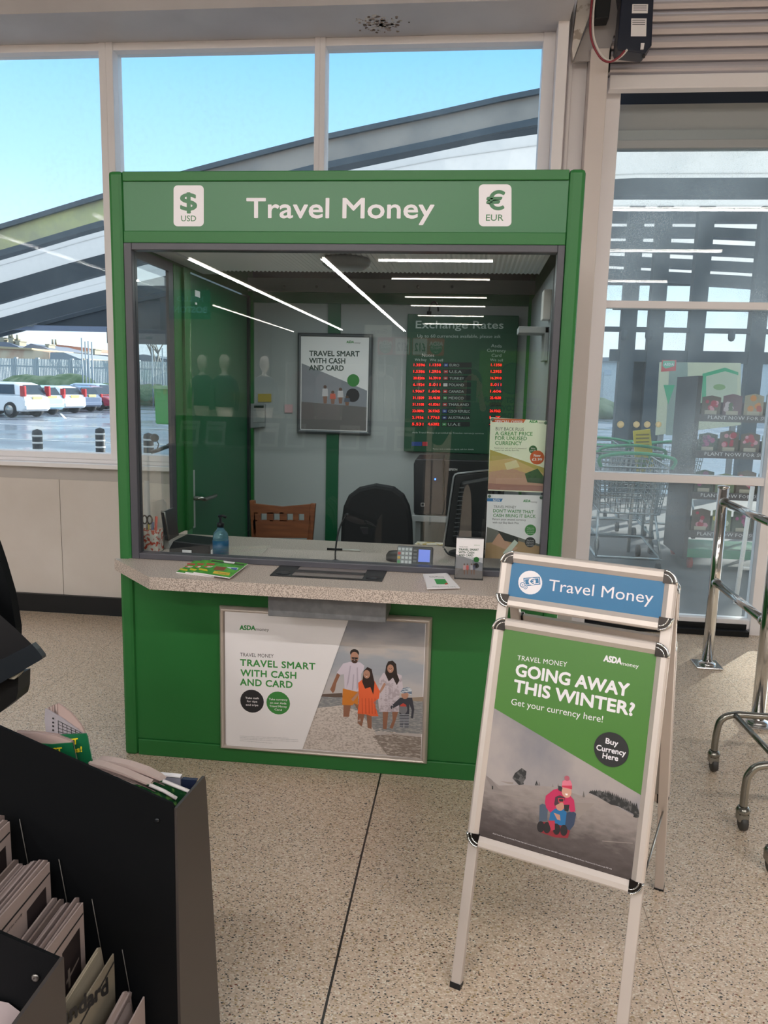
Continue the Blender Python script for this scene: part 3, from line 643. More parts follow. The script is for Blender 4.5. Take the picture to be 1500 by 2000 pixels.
for cx, cy, hh, c in ((635, 768, 20, 'c9c4ca'), (650, 775, 14, 'd0604a'), (665, 771, 17, 'cfc6ca'), (678, 782, 10, '5a6272')):
    p.disc(cx, cy-hh*0.62, 3.2, C('5d4438')); p.poly([(cx-5, cy-hh*.45), (cx+5, cy-hh*.45), (cx+6, cy+hh*.3), (cx-6, cy+hh*.3)], C(c)); p.poly([(cx-4, cy+hh*.3), (cx+4, cy+hh*.3), (cx+3, cy+hh), (cx-3, cy+hh)], C('8a6250'))
p.build('poster_print', t)

# exchange rate board
bx0, bx1, bz0, bz1 = -0.402, 0.262, 1.215, 2.045
t = thing('exchange_rate_board', 'dark green exchange rate board with red number displays on the back wall', 'board', (-0.07, 4.78, bz0))
MB().box(bx0, bx1, 4.77, 4.81, bz0, bz1, mat('0c4a30', 0.4, name='board_green')).build('board_panel', t, bevel=0.004)
p = Print((bx0, 4.768, bz0), (1, 0, 0), (0, 0, 1)); TX = mat('b8c6c0', 0.4)
p.text('Exchange Rates', 812, 641, 983, 642, 14.5, TX, bold=0.012)
p.text('Up to 60 currencies available, please ask', 815, 659, 978, 660, 6, TX, res=2)
p.text('Notes', 824, 697, 848, 697, 6.5, TX, res=2); p.text('We buy', 810, 705, 833, 705, 5, TX, res=2); p.text('We sell', 839, 705, 865, 706, 5, TX, res=2)
p.text('Asda', 959, 678, 980, 679, 6, TX, res=2); p.text('Currency', 951, 687, 988, 688, 6, TX, res=2); p.text('Card', 960, 697, 979, 697, 6, TX, res=2); p.text('We sell', 957, 705, 982, 706, 5, TX, res=2)
LED = mat('ff2a1e', 0.4, emit=2.2, name='red_led'); DK = C('14201c')
rows = (('EURO', '1.3596', '1.1350', '1.1350'), ('U.S.A', '1.5386', '1.2956', '1.2955'), ('TURKEY', '20.8206', '16.3910', '16.3910'), ('POLAND', '6.1924', '5.011', '5.011'), ('CANADA', '1.9067', '1.606', '1.606'),
        ('MEXICO', '31.1509', '25.4638', '25.4638'), ('THAILAND', '51.1108', '41.8361', None), ('CZECH REPUBLIC', '33.0896', '26.9365', '26.9365'), ('AUSTRALIA', '2.1936', '1.7763', '1.7'), ('U.A.E', '5.531', '4.6302', '4.6'))
dg = Print((bx0, 4.762, bz0), (1, 0, 0), (0, 0, 1))
flagc = ('2a4b9a', 'b33a3a', 'c23434', 'd8d0d0', 'c23434', '3a8a4a', 'b33a3a', '2a4b9a', '2a3a7a', '3a8a4a')
p.build('board_title', t)
for i, (nm, a, b, c) in enumerate(rows):
    p = Print((bx0, 4.768, bz0), (1, 0, 0), (0, 0, 1))
    y = 715+i*12.85; s_ = -1.2*i*0.3
    for x0, x1, v in ((807, 831, a), (838, 862, b), (958, 981, c)):
        p.poly([(x0+s_, y-6), (x1+s_, y-6), (x1+s_, y+2), (x0+s_, y+2)], DK)
        if v and not (x0 == 958 and i == 6): dg.text(v, x0+s_+1, y, x1+s_-1, y+.3, 5, LED, bold=0.01, res=2)
    p.poly([(865+s_, y-7), (921+s_, y-7), (921+s_, y+2.6), (865+s_, y+2.6)], DK)
    p.poly([(867+s_, y-5), (875+s_, y-5), (875+s_, y+1), (867+s_, y+1)], C(flagc[i])); p.poly([(869+s_, y-3), (873+s_, y-3), (873+s_, y-1), (869+s_, y-1)], TX)
    p.text(nm, 878+s_, y+0.5, 878+s_+min(42, 5.2*len(nm)-2), y+.9, 5, TX, res=2)
    p.build('rate_row', t)
p = Print((bx0, 4.768, bz0), (1, 0, 0), (0, 0, 1))
p.poly([(804, 863), (824, 863), (824, 871), (804, 871)], C('24468c')); p.poly([(825, 863), (835, 863), (835, 871), (825, 871)], C('b8323c'))
p.text('Asda Travel Money is provided by Travelex currency services', 805, 846, 945, 848, 3, TX, res=1); p.text('Terms and conditions apply, ask for details', 845, 878, 925, 879, 2.6, TX, res=1)
p.build('board_footer', t); dg.build('number_display', t, label='red glowing rate numbers')
# headset hanging over the board
c = at(847, 608, Y=4.77)
MB().tube([(c.x+0.03*math.cos(a)*0.9, 4.775, c.z+0.055*math.sin(a)) for a in [math.pi*k/12 for k in range(13)]], 0.005, BLACK, 8).lathe([(0.014, -.03), (0.014, 0)], BLACK, 12, c=(c.x-0.027, 4.775, c.z)).build('headset', label='black wire loop hanging above the exchange rate board', cat='headset')

# ---------------------------------------------------------------- posters hung inside the glass
def sheet(nm, label, quad, Y, art, th=0.002):
    P0 = at(quad[3][0], quad[3][1], Y=Y); t = thing(nm, label, 'poster', P0)
    ps = [at(x, y, Y=Y) for x, y in quad]
    MB().prism([(v.x, Y, v.z) for v in ps], (0, th, 0), PRINTW).build('card_sheet', t)
    p = Print((P0.x, Y-0.0006, P0.z), (1, 0, 0), (0, 0, 1)); art(p); p.build('printed_art', t, keep=True) if False else p.build('printed_art', t)
    c = MB()
    for x, y in (quad[0], quad[1]):
        v = at(x+(4 if x == quad[0][0] else -5), y+4, Y=Y-0.004); c.lathe([(0.006, 0), (0.006, 0.004), (0.001, 0.005)], mat('6d8474', 0.2), 12, M=Matrix.Translation((v.x, Y-0.002, v.z)) @ Matrix.Rotation(math.pi/2, 4, 'X'))
    c.build('suction_cup', t, kind='stuff'); return t
def art1(p):
    p.poly([(958, 815), (1071, 822), (1063, 962), (953, 958)], C('eef0d8'))
    Z = Zf(740, 560, 4.2857)
    p.poly(Z([(948, 1100), (1230, 1110), (1210, 1140), (948, 1132)]), C('d2603a')); p.text('SPECIAL OFFER', 967, 825.5, 1021, 827, 5.2, PRINTW, bold=0.01, res=2)
    p.text('ASDA', 1034, 825.5, 1050, 826, 5.2, C('2c8a44'), bold=0.04, res=2); p.text('money', 1052, 827, 1066, 827.5, 3.4, INK, res=2)
    p.text('BUY BACK PLUS', 968, 840.5, 1023, 842, 6.6, C('4f5350'), res=2)
    for s_, x1, y in (('A GREAT PRICE', 1040, 850), ('FOR UNUSED', 1029, 859), ('CURRENCY', 1019, 868.5)): p.text(s_, 967, y, x1, y+1, 7.2, GTXT, bold=0.012, res=2)
    p.text("Return your cash and you're guaranteed", 966, 876, 1028, 877, 2.6, INK, res=1); p.text('a better rate with Buy Back Plus', 966, 880.5, 1014, 881, 2.6, INK, res=1)
    p.poly([(957, 878), (1066, 915), (1063, 960), (953, 956)], C('b7a45a')); p.poly([(957, 900), (1000, 895), (1064, 925), (1064, 945), (1010, 930), (955, 920)], C('d2b07a')); p.poly([(955, 922), (1000, 915), (1030, 925), (1062, 940), (1062, 960), (953, 956)], C('c49a84'))
    p.poly([(1025, 925), (1050, 915), (1065, 935), (1062, 945), (1030, 942)], C('3c5a3e')); p.poly([(985, 905), (1008, 898), (1015, 912), (990, 918)], C('e0d3a8')); p.poly([(954, 944), (1063, 949), (1063, 960), (953, 956)], C('a97a6e'))
    p.disc(1041, 878, 8, C('35603c')); p.text('Was', 1037, 877, 1045, 877, 2.6, PRINTW, res=1); p.text('£4.99', 1035.5, 881.5, 1046.5, 881.5, 2.8, PRINTW, res=1)
    p.disc(1049, 893.5, 14, C('d0532c')); p.text('Now', 1042.5, 892, 1055.5, 892.4, 5.2, PRINTW, bold=.02, res=2); p.text('£3.99', 1039, 899.5, 1058.5, 900, 5.2, PRINTW, bold=.02, res=2)
sheet('poster', 'special offer buy back poster stuck up inside the booth glass', [(958, 815), (1071, 822), (1063, 962), (953, 958)], 3.04, art1)
def art2(p):
    p.poly([(952, 965), (1062, 968), (1056, 1094), (947, 1090)], PRINTW)
    p.poly([(952, 973), (982, 974), (979, 980), (951, 979)], C('2f7ab8')); p.text('NEW', 963, 979, 977, 979.5, 4.6, PRINTW, bold=.01, res=2)
    p.text('ASDA', 1022, 980.5, 1036, 981, 4.8, C('2c8a44'), bold=0.04, res=2); p.text('money', 1037, 981.5, 1049, 982, 3.2, INK, res=2)
    p.text('TRAVEL MONEY', 964, 992, 1008, 993, 5, C('4f5350'), res=2)
    p.text("DON'T WASTE THAT", 963, 1000.5, 1042, 1003, 6.2, GTXT, bold=.012, res=2); p.text('CASH BRING IT BACK', 963, 1009.5, 1046, 1011.5, 6.2, GTXT, bold=.012, res=2)
    p.text('Return your unused currency', 962, 1015.5, 1027, 1017.5, 4, INK, res=2); p.text('with our Buy Back Plus', 962, 1022, 1013, 1023.5, 4, INK, res=2)
    p.poly([(951, 1029), (1060, 1065), (1057, 1094), (947, 1090)], C('6f6e68')); p.poly([(949, 1060), (1010, 1056), (1057, 1068), (1057, 1094), (947, 1090)], C('b08f6a')); p.poly([(960, 1062), (972, 1044), (980, 1038), (985, 1052), (1000, 1066), (1012, 1070), (1000, 1078)], C('c79a80'))
    p.poly([(972, 1036), (1012, 1050), (1012, 1062), (985, 1056)], C('2b2f2c')); p.poly([(982, 1080), (1005, 1054), (1012, 1060), (990, 1086)], C('c9d2c4'))
    p.disc(1036, 1035, 11, C('3f8a42')); p.disc(1035.5, 1059, 10.5, C('26282a'))
    for cx, cy, ls in ((1036, 1035, ('Take as', 'much as', 'you want', 'and save')), (1035.5, 1059, ('Then bring', 'back your', 'left-over', 'currency'))):
        for k, s_ in enumerate(ls): p.text(s_, cx-7, cy-3+k*3.4, cx+7, cy-2.6+k*3.4, 2, PRINTW, res=1)
sheet('poster', 'white poster about bringing unused cash back, lowest inside the booth glass', [(952, 965), (1062, 968), (1056, 1094), (947, 1090)], 3.042, art2)

# ---------------------------------------------------------------- A-board
AO = Vector((0.0077, 1.8725, 0)); aa, at_ = -0.3582, 0.2368
AU = Vector((math.cos(aa), math.sin(aa), 0)); An = Vector((-math.sin(aa), math.cos(aa), 0)); AV = math.cos(at_)*Vector((0, 0, 1))+math.sin(at_)*An; AN = AU.cross(AV)
A = thing('a_board', 'silver A-board sign with blue header and green winter travel poster', 'sign', AO, aa)
def basis(O, U, V):
    m = Matrix((U, U.cross(V)*-1, V)).transposed().to_4x4(); m.translation = O; return m   # local x=u, y=away from viewer, z=v
MF = basis(AO, AU, AV)
def side_of_board(Mx, t, front):
    W = 0.4645
    for x0, x1 in ((0.002, 0.030), (W-0.030, W-0.002)):
        z0 = 0.004
        MB().box(x0, x1, 0.004, 0.024, z0, 1.17, ALU, M=Mx).build('leg', t, bevel=0.002)
        MB().box(x0-0.001, x1+0.001, 0.002, 0.027, 0.0, 0.015, BLACK, M=Mx).build('rubber_foot', t)
    for nm, z0, z1 in (('header_frame', 1.040, 1.195), ('poster_rail', 0.385, 1.010)):
        mb = MB(); wd = 0.031; n = 5; c = 0.035
        for (a0, a1, base, hor, flip) in ((c, W-c, z1-wd, 1, 1), (c, W-c, z0, 1, 0), (z0+c, z1-c, 0, 0, 0), (z0+c, z1-c, W-wd, 0, 1)):
            pr = [(0, 0.006)]+[(wd*(fx if not flip else 1-fx), dy) for fx, dy in (((0, -.004), (.08, -.009), (.22, -.0115), (.62, -.011), (1, -.002)) if not flip else ((1, -.002), (.62, -.011), (.22, -.0115), (.08, -.009), (0, -.004)))]+[(wd, 0.006)]
            va = []; vb = []
            for q, y in pr:
                if hor: va.append(Mx @ Vector((a0, y, base+q))); vb.append(Mx @ Vector((a1, y, base+q)))
                else: va.append(Mx @ Vector((base+q, y, a0))); vb.append(Mx @ Vector((base+q, y, a1)))
            n2 = len(pr); mb.add(va+vb, [tuple(range(n2)), tuple(range(2*n2-1, n2-1, -1))]+[(i, (i+1) % n2, (i+1) % n2+n2, i+n2) for i in range(n2)], ALU)
        f = mb.build(nm, t)
        for cx, cz, a0 in ((c, z0+c, 180), (W-c, z0+c, 270), (c, z1-c, 90), (W-c, z1-c, 0)):
            mc = MB(); pts = [(0, 0)]+[(c*math.cos(math.radians(a0+90*k/8)), c*math.sin(math.radians(a0+90*k/8))) for k in range(9)]
            mc.prism([Mx @ Vector((cx+u, -0.009, cz+v)) for u, v in pts], (Mx.to_3x3() @ Vector((0, 0.02, 0))), mat('3a3634', 0.25, 0.9, name='corner_cap_face'))
            mc.tube([Mx @ Vector((cx+u*0.94, -0.010, cz+v*0.94)) for u, v in pts[1:]], 0.0035, CHROME, 8)
            mc.tube([Mx @ Vector((cx+u*0.66, -0.010, cz+v*0.66)) for u, v in pts[1:]], 0.002, CHROME, 8)
            mc.build('corner_cap', f)
        MB().box(0.02, W-0.02, 0.0, 0.006, z0+0.02, z1-0.02, mat('b9b4b0', 0.5), M=Mx).build('backing_board', f)
side_of_board(MF, A, True)
rt_ = math.atan2(0.742-0.28-0.045, 1.16); BO = AO+An*0.742+AU*0.4645
BV = math.cos(rt_)*Vector((0, 0, 1))-math.sin(rt_)*An
side_of_board(basis(BO, -AU, BV), A, False)
for u in (0.015, 0.45):
    MB().tube([AO+AU*u+AV*1.15+An*0.02, AO+AU*u+AV*1.15+An*0.07], 0.008, STEEL, 8).build('hinge', A)
    MB().tube([AO+AU*u+AV*0.36+An*0.03, BO+(-AU)*(0.4645-u)+BV*0.36-An*0.02], 0.003, STEEL, 8).build('spreader_bar', A)
PG = mat('497d33', 0.35, noise=(1.5, '4f8538', 0.3, 0.7), name='poster_green'); PB = mat('146d9f', 0.3, name='header_blue')
p = Print(AO+AU*0.0+AV*0.0+AN*0.001, AU, AV)
p.poly([(0.028, 1.066), (0.436, 1.066), (0.436, 1.168), (0.028, 1.168)], PB, px=False)
Z = Zf(960, 1060, 3.947)
p.disc(*Z([(298, 307)])[0], 23.6, LET, ry=0.97)
p.poly(Z([(245, 272), (372, 262), (377, 322), (252, 336)]), PB); p.poly(Z([(254, 279), (365, 270), (369, 315), (258, 328)]), LET); p.poly(Z([(258, 283), (361, 274), (365, 311), (262, 323)]), PB)
c = Z([(313, 299)])[0]; p.disc(c[0], c[1], 7, LET); p.text('€', c[0]-4.2, c[1]+3.6, c[0]+4, c[1]+4, 8, PB, bold=0.03)
for cx, cy, r_ in ((240, 325, 6), (262, 343, 4.6)):
    c = Z([(cx, cy)])[0]; p.disc(c[0], c[1], r_, LET); p.disc(c[0], c[1], r_*.85, PB); p.disc(c[0], c[1], r_*.6, LET); p.text('€', c[0]-r_*.35, c[1]+r_*.35, c[0]+r_*.35, c[1]+r_*.38, r_*.7, PB)
p.text('Travel Money', 1071, 1153, 1275, 1179, 22, LET, bold=-0.004)
p.build('header_print', A)
p = Print(AO+AN*0.001, AU, AV)
p.poly([(0.026, 0.410), (0.436, 0.410), (0.436, 0.992), (0.026, 0.992)], PG, px=False)
p.text('TRAVEL MONEY', 1010, 1289, 1107, 1302.5, 9.5, LET, space=1.05)
p.text('ASDA', 1179, 1291, 1213, 1297, 11.5, LET, bold=0.05, shear=0.05); p.text('money', 1214, 1299, 1247, 1305, 7.5, LET, bold=0.005)
p.text('GOING AWAY', 1007, 1319, 1227, 1360, 23, LET, bold=0.035); p.text('THIS WINTER?', 1003, 1350, 1237, 1398, 23, LET, bold=0.035)
p.text('Get your currency here!', 998, 1376, 1177, 1411, 12.5, LET)
# the snow picture
PSKY = mat('a9a09e', 0.5, noise=(4.5, '86838a', 0.42, 0.66, (1.2, 1, 1)), name='printed_winter_sky'); SNOW = gradmat('printed_snow', [(.40, '443b3a'), (.46, '5a5150'), (.52, '8a807d'), (.60, 'a59a96'), (.70, 'b3a8a3')], 30, .35, (1, 1, 2.5))
Z = Zf(930, 1380, 4.545)
uvL = p.uv(965, 1383); uvR = p.uv(1252, 1553)
uL = 0.027; uR = 0.435; sl_ = (uvR[1]-uvL[1])/(uvR[0]-uvL[0]); vL = uvL[1]+(uL-uvL[0])*sl_; vR = uvL[1]+(uR-uvL[0])*sl_
p.poly([(uL, 0.411), (uR, 0.411), (uR, vR), (uL, vL)], PSKY, px=False)
def pz(pts, m): p.poly(Z(pts), m)
pz([(85, 610), (200, 700), (420, 695), (700, 715), (960, 800), (1000, 770), (1150, 840), (1440, 985), (1372, 1565), (1, 1160), (60, 760)], SNOW)
for a in ([(60, 740), (560, 830), (560, 838), (60, 748)], [(860, 850), (1050, 860), (900, 1000), (890, 960)], [(1120, 1190), (1390, 1210), (1390, 1216), (1120, 1196)], [(215, 662), (330, 672), (330, 690), (280, 684)]): pz(a, C('938883'))
pz([(90, 612), (140, 650), (200, 730), (280, 757), (150, 740), (95, 640)], C('857c7a'))
rr = random.Random(5)
def fir(x, y, h, w_, m):
    pts = [(x-w_*.08, y), (x-w_*.5, y-h*.05)]; n = 5
    for i in range(n): f = (i+1)/n; pts += [(x-w_*.5*(1-f)*1.0, y-h*f*.98)]; pts += [(x-w_*.5*(1-f)*1.25, y-h*f*.98-1)] if i < n-1 else []
    for i in range(n-1, -1, -1): f = (i+1)/n; pts += [(x+w_*.5*(1-f)*1.1, y-h*f*.95)]
    pts += [(x+w_*.5, y-h*.05), (x+w_*.08, y)]; pz(pts, m)
FIR = mat('2b2b2c', 0.5, noise=(90, '5a5858', 0.5, 0.6))
pz([(378, 695), (322, 635), (345, 590), (405, 545), (447, 575), (440, 640), (420, 670), (425, 690), (390, 696)], FIR)
fir(537, 700, 45, 30, FIR); fir(560, 702, 38, 18, C('77706e')); fir(955, 805, 60, 20, C('6a6462')); fir(728, 712, 36, 12, C('7d7573')); fir(680, 715, 30, 20, C('8d8583'))
for k in range(26):
    f = k/25; x = 1020+f*400; y = 768+f*150+(f*f)*20; fir(x, y+20*f, 25+75*min(1, f*2.4)+rr.uniform(-8, 8), 40+14*f, FIR)
pz([(1020, 765), (1100, 745), (1420, 890), (1440, 960), (1300, 890), (1200, 870), (1100, 810)], FIR); fir(1425, 985, 140, 60, FIR)
pz([(142, 703), (153, 703), (153, 733), (142, 733)], INK)
PINK = C('c2285a'); JEAN = C('34425c'); BLUE = C('1f6aa0'); SK = C('c08c78')
pz([(545, 1060), (560, 1110), (700, 1160), (815, 1165), (835, 1100), (800, 1040), (560, 1020)], C('8c2430'))
pz([(565, 875), (590, 860), (640, 880), (630, 1010), (560, 1020)], C('4c5a6c')); pz([(800, 940), (860, 925), (890, 950), (870, 1050), (830, 1100), (770, 1060)], JEAN)
pz([(612, 850), (620, 790), (690, 735), (760, 720), (830, 780), (870, 830), (882, 930), (840, 935), (820, 880), (740, 930), (660, 940), (625, 900)], PINK)
pz([(700, 905), (770, 895), (805, 940), (790, 1060), (740, 1050), (650, 1010), (660, 940)], BLUE)
pz([(780, 870), (830, 870), (820, 930), (785, 925)], INK); pz([(690, 940), (745, 960), (750, 1010), (720, 1000)], SK); pz([(730, 700), (765, 710), (770, 760), (730, 740)], C('2e3038'))
c = Z([(805, 755)])[0]; p.disc(c[0], c[1], 9.5, C('d09a88'), ry=1.2); pz([(790, 770), (815, 772), (812, 788), (798, 785)], PRINTW)
pz([(762, 715), (768, 660), (800, 645), (840, 655), (853, 690), (850, 735)], C('e07a90')); pz([(762, 700), (853, 700), (852, 732), (765, 712)], C('c8324e')); c = Z([(808, 635)])[0]; p.disc(c[0], c[1], 5, C('b05a6a'))
c = Z([(745, 880)])[0]; p.disc(c[0], c[1], 8, SK, ry=1.15); pz([(695, 860), (705, 800), (745, 785), (790, 805), (790, 830), (700, 880)], C('4a2e3a')); pz([(728, 812), (785, 812), (782, 850), (735, 850)], C('d23a4e')); pz([(735, 818), (778, 818), (775, 842), (740, 842)], INK)
for x in (575, 630, 715, 780): c = Z([(x, 1065+(x-575)*.15)])[0]; p.disc(c[0], c[1], 7, C('241f22'), ry=1.5)
pz([(640, 1010), (700, 1010), (700, 1090), (670, 1100)], C('b5304a'))
p.text('Asda Travel Money is provided by Travelex Agency Services Limited, registered number 04621879, registered address Worldwide House, Thorpewood, Peterborough PE3 6SB', 963, 1628, 1195, 1698, 2.2, LET, res=1)
pz([(562, 1305), (620, 1322), (618, 1342), (558, 1325)], C('c8c0ba'))
c = Z([(1200, 380)])[0]; p.disc(c[0], c[1], 34, C('232426'), ry=1.0, n=40)
p.text('Buy', 1183, 1451, 1207, 1457, 10.5, LET, bold=0.025); p.text('Currency', 1165, 1464, 1222, 1476, 10.5, LET, bold=0.025); p.text('Here', 1177, 1480, 1207, 1486, 10.5, LET, bold=0.025)
p.build('poster_print', A)
# ---------------------------------------------------------------- newspaper and magazine rack, lower left
RK = mat('0c0e11', 0.6, spec=0.15, name='rack_black'); RKB = mat('453f3d', 0.4, 0.1, name='rack_front')
t = thing('newspaper_rack', 'black stepped newspaper rack in the lower left corner', 'rack', (-0.9, 1.2, 0))
MB().prism([(-1.7, 1.35, 1.22), (-0.55, 1.35, 0.784), (-0.545, 1.35, 0.775), (-0.547, 1.35, 0.0), (-1.7, 1.35, 0.0)], (0, 0.006, 0), RK).build('side_panel', t)
MB().prism([(-0.54, 1.35, 0.775), (-0.54, 1.512, 0.758), (-0.54, 1.519, 0.74), (-0.54, 1.606, 0.0), (-0.54, 1.35, 0.0)], (-0.006, 0, 0), RKB).build('front_panel', t)
MB().prism([(-1.7, 1.606, 0.35), (-0.546, 1.606, 0.0), (-0.546, 1.50, 0.40), (-1.7, 1.50, 0.9)], (0, 0.01, 0), RK).build('back_panel', t)
SC = mat('8c8a86', 0.3, 0.9)
c = at(307, 1602, Y=1.349); MB().lathe([(0.005, 0), (0.005, 0.002), (0.001, 0.003)], mat('2f3236', 0.3, 0.6), 12, M=Matrix.Translation(c) @ Matrix.Rotation(math.pi/2, 4, 'X')).build('screw', t)
steps = [(-0.875, 0.735), (-0.795, 0.655), (-0.728, 0.573), (-0.667, 0.466), (-0.605, 0.376)]
mb = MB()
for x, z in steps: mb.box(x-0.075, x+0.012, 1.06, 1.348, 0.0, z-0.26, RK)
mb.build('stepped_shelf', t)
mb = MB(); CL = mat('5e5b58', 0.4)
for x, z in steps[:4]: mb.tube([(x+0.008, 1.345, z-0.01), (x+0.03, 1.345, z-0.17)], 0.0009, CL, 6)
mb.build('divider_edge', t, kind='stuff')
# near bin of the same rack
NX = -0.623
MB().prism([(-1.4, 1.05, 0.96), (NX, 1.05, 0.677), (NX, 1.05, 0.0), (-1.4, 1.05, 0.0)], (0, 0.006, 0), RK).build('side_panel', t)
MB().box(NX, NX+0.006, 0.45, 1.056, 0.0, 0.677, RKB).build('front_panel', t)
MB().prism([(-1.4, 0.45, 0.9), (NX, 0.45, 0.60), (NX, 0.45, 0.0), (-1.4, 0.45, 0.0)], (0, 0.006, 0), RK).box(-1.4, NX, 0.456, 1.05, 0.4, 0.41, RK).build('bin_tray', t)
c = at(70, 1909, Y=1.049); MB().lathe([(0.007, 0), (0.007, 0.002), (0.003, 0.004), (0.001, 0.002)], SC, 12, M=Matrix.Translation(c) @ Matrix.Rotation(math.pi/2, 4, 'X')).build('screw', t, label='silver screw')
NP = [mat(c, 0.85) for c in ('9f908d', '8f807e', 'ab9b97', '83746f')]
NC = [mat(c, 0.85) for c in ('98907f', 'a69c8a', '8d8474', 'b0a693')]
def newspaper(i, x, z, label, pal, art=None, n=11, y0=1.075, y1=1.325, fan=0.0):
    t = thing('newspaper', label, 'newspaper', (x-0.03, (y0+y1)/2, z-0.26), 0, 'newspapers in the stepped rack'); r = random.Random(i+11)
    mb = MB()
    for k in range(n):
        xx = x-0.004-k*0.0052; dz = r.uniform(-0.012, 0.010)+(0.008 if k < 3 else 0); ln = r.uniform(-0.006, 0.006); lean = fan*(k/n-.5)*0.05
        mb.prism([(xx-lean, y0, z-0.262), (xx+lean, y0+ln, z+dz-0.012), (xx+lean, y1+ln-0.012, z+dz), (xx+lean-0.001, y1+ln, z+dz-0.008), (xx-lean, y1, z-0.262)], (-0.0036, 0, 0), pal[k % len(pal)])
    mb.build('page_stack', t, kind='stuff')
    MB().box(x-0.003, x, y0, y1, z-0.262, z-0.004, pal[2]).build('front_page', t)
    p = Print((x+0.0004, y0, z-0.26), (0, 1, 0), (0, 0, 1))
    if art: art(p)
    p.build('printed_art', t); return t
def sw(p):   # long strapline, a dark picture and a building sketch
    p.poly([(0, .222), (.248, .232), (.248, .236), (0, .227)], INK, px=False)
    p.poly([(.165, .10), (.232, .105), (.232, .215), (.165, .21)], C('2e2628'), px=False)
    p.poly([(.175, .135), (.225, .15), (.225, .155), (.175, .142)], C('8c8078'), px=False); p.poly([(.182, .12), (.19, .12), (.19, .16), (.182, .16)], C('8c8078'), px=False)
    for k, h in enumerate((.05, .08, .06, .1, .07, .085)): p.poly([(.05+k*.015, .05), (.06+k*.015, .05), (.058+k*.015, .05+h), (.052+k*.015, .05+h)], C('5d5150'), px=False)
    p.poly([(.13, .01), (.235, .02), (.235, .075), (.15, .07)], C('3c5560'), px=False); p.text('the paper of the town and the county', .02, .208, .15, .214, .006, INK, px=False, res=1)
newspaper(0, *steps[0], 'folded newspapers at the far left edge, topmost step of the rack', NP, sw)
newspaper(1, *steps[1], 'thick stack of newspapers on the second step of the rack from the top', NP, sw, 13)
newspaper(2, *steps[2], 'stack of newspapers on the middle step of the rack', NP, sw)
def st(p):
    p.text('Standard', -.16, .105, .232, .185, .066, INK, bold=0.05, px=False, space=0.86)
    p.poly([(0, .212), (.248, .232), (.248, .236), (0, .217)], INK, px=False)
    p.poly([(.0, 0), (.24, 0), (.24, .11), (.1, .05), (0, .03)], C('8a4a44'), px=False)
    for k in range(4): p.text('town news in full', .06, .075-k*.012, .16, .082-k*.012, .005, C('c9a79a'), px=False, res=1)
newspaper(3, *steps[3], 'cream newspapers with the large black masthead, second lowest step', NC, None, 9, fan=1.0)
_t = [o for o in bpy.data.objects if o.get('label', '').startswith('cream newspapers')][0]
p = Print((steps[3][0]+0.0012, 1.075, steps[3][1]-0.26), (0, 1, 0), (0, 0, 1))
p.poly([(0.0, 0.0), (.25, 0.0), (.25, .10), (.12, .04), (0, .02)], C('7a4640'), px=False)
p.poly([(0, .205), (.248, .238), (.248, .242), (0, .210)], INK, px=False)
p.text('andard', 120, 2008, 211, 1938, 34, INK, bold=0.05); p.build('masthead', _t)
newspaper(4, *steps[4], 'pinkish newspapers on the lowest visible step at the picture bottom', NP, None, 10, fan=1.2)
# folded papers lying in the near bin
t = thing('newspaper', 'folded pale magazine lying in the near black bin, bottom left corner', 'newspaper', (-0.78, 0.8, 0.41))
mb = MB(); r = random.Random(2)
PK = mat('cdbcbe', 0.6); rows_ = []
for k in range(9):
    f = k/8; rows_.append((-0.635-0.30*f, 0.52+0.075*math.sin(min(1, f*3.2)*math.pi/2)))
vs = []
for y in (0.47, 1.045):
    for x, z in rows_: vs.append((x, y, z))
n = len(rows_); mb.add(vs, [(i, i+1, n+i+1, n+i) for i in range(n-1)], PK, True)
mb.box(-0.93, -0.64, 0.47, 1.045, 0.41, 0.515, NP[0])
mb.build('folded_cover', t, keep=True)
p = Print((-0.80, 0.9, 0.598), (1, 0, 0), (0, 1, 0)); p.poly([(0, 0), (.06, 0), (.06, .05), (0, .05)], C('7a4a3c'), px=False); p.poly([(.005, .005), (.055, .005), (.055, .045), (.005, .045)], PRINTW, px=False); p.poly([(.07, -.05), (.16, -.05), (.16, .02), (.07, .02)], C('b08a78'), px=False); p.build('printed_art', t)

# puzzle magazines standing behind the far side panel
MGRN = mat('12603c', 0.4, name='cover_green'); YEL = mat('e2cf2e', 0.4)
PGM = [mat(c, 0.8) for c in ('ab9590', '96807b', 'bba8a2', '7d6b67')]
def pages(t, edge, Y, dy, n, dpx, m=PGM):
    """edge: pixel polyline of the top page edge; sheets step back along y"""
    mb = MB()
    for k in range(n):
        y = Y+dy*k/n; q = [at(a+dpx[0]*k/n, b+dpx[1]*k/n, Y=y) for a, b in edge]
        mb.prism(q+[v+Vector((0, 0, -0.06)) for v in reversed(q)], (0, dy/n*0.8, 0), m[k % len(m)])
    return mb.build('page_block', t, kind='stuff')
Y1 = 1.42
t = thing('puzzle_magazine', 'curled sudoku magazine standing open, tallest behind the black rack panel', 'magazine', at(130, 1480, Y=Y1), 0, 'puzzle magazines in the rack')
pages(t, [(113, 1374), (138, 1392), (158, 1416), (168, 1436), (176, 1475)], Y1+0.004, 0.05, 9, (-22, 9))
GP = mat('9a949a', 0.8)
MB().prism([at(x, y, Y=Y1) for x, y in ((88, 1384), (93, 1386), (120, 1402), (145, 1420), (165, 1435), (150, 1480), (95, 1450), (90, 1432), (87, 1405))], (0, 0.003, 0), GP).build('open_page', t)
p = Print(at(100, 1432, Y=Y1-0.0005), (1, 0, 0), (0, 0, 1))
for k in range(6): x = 113+k*8.4; p.poly([(x, 1407+k*4.4), (x+1, 1407+k*4.4), (x+2, 1434), (x+1, 1434)], INK)
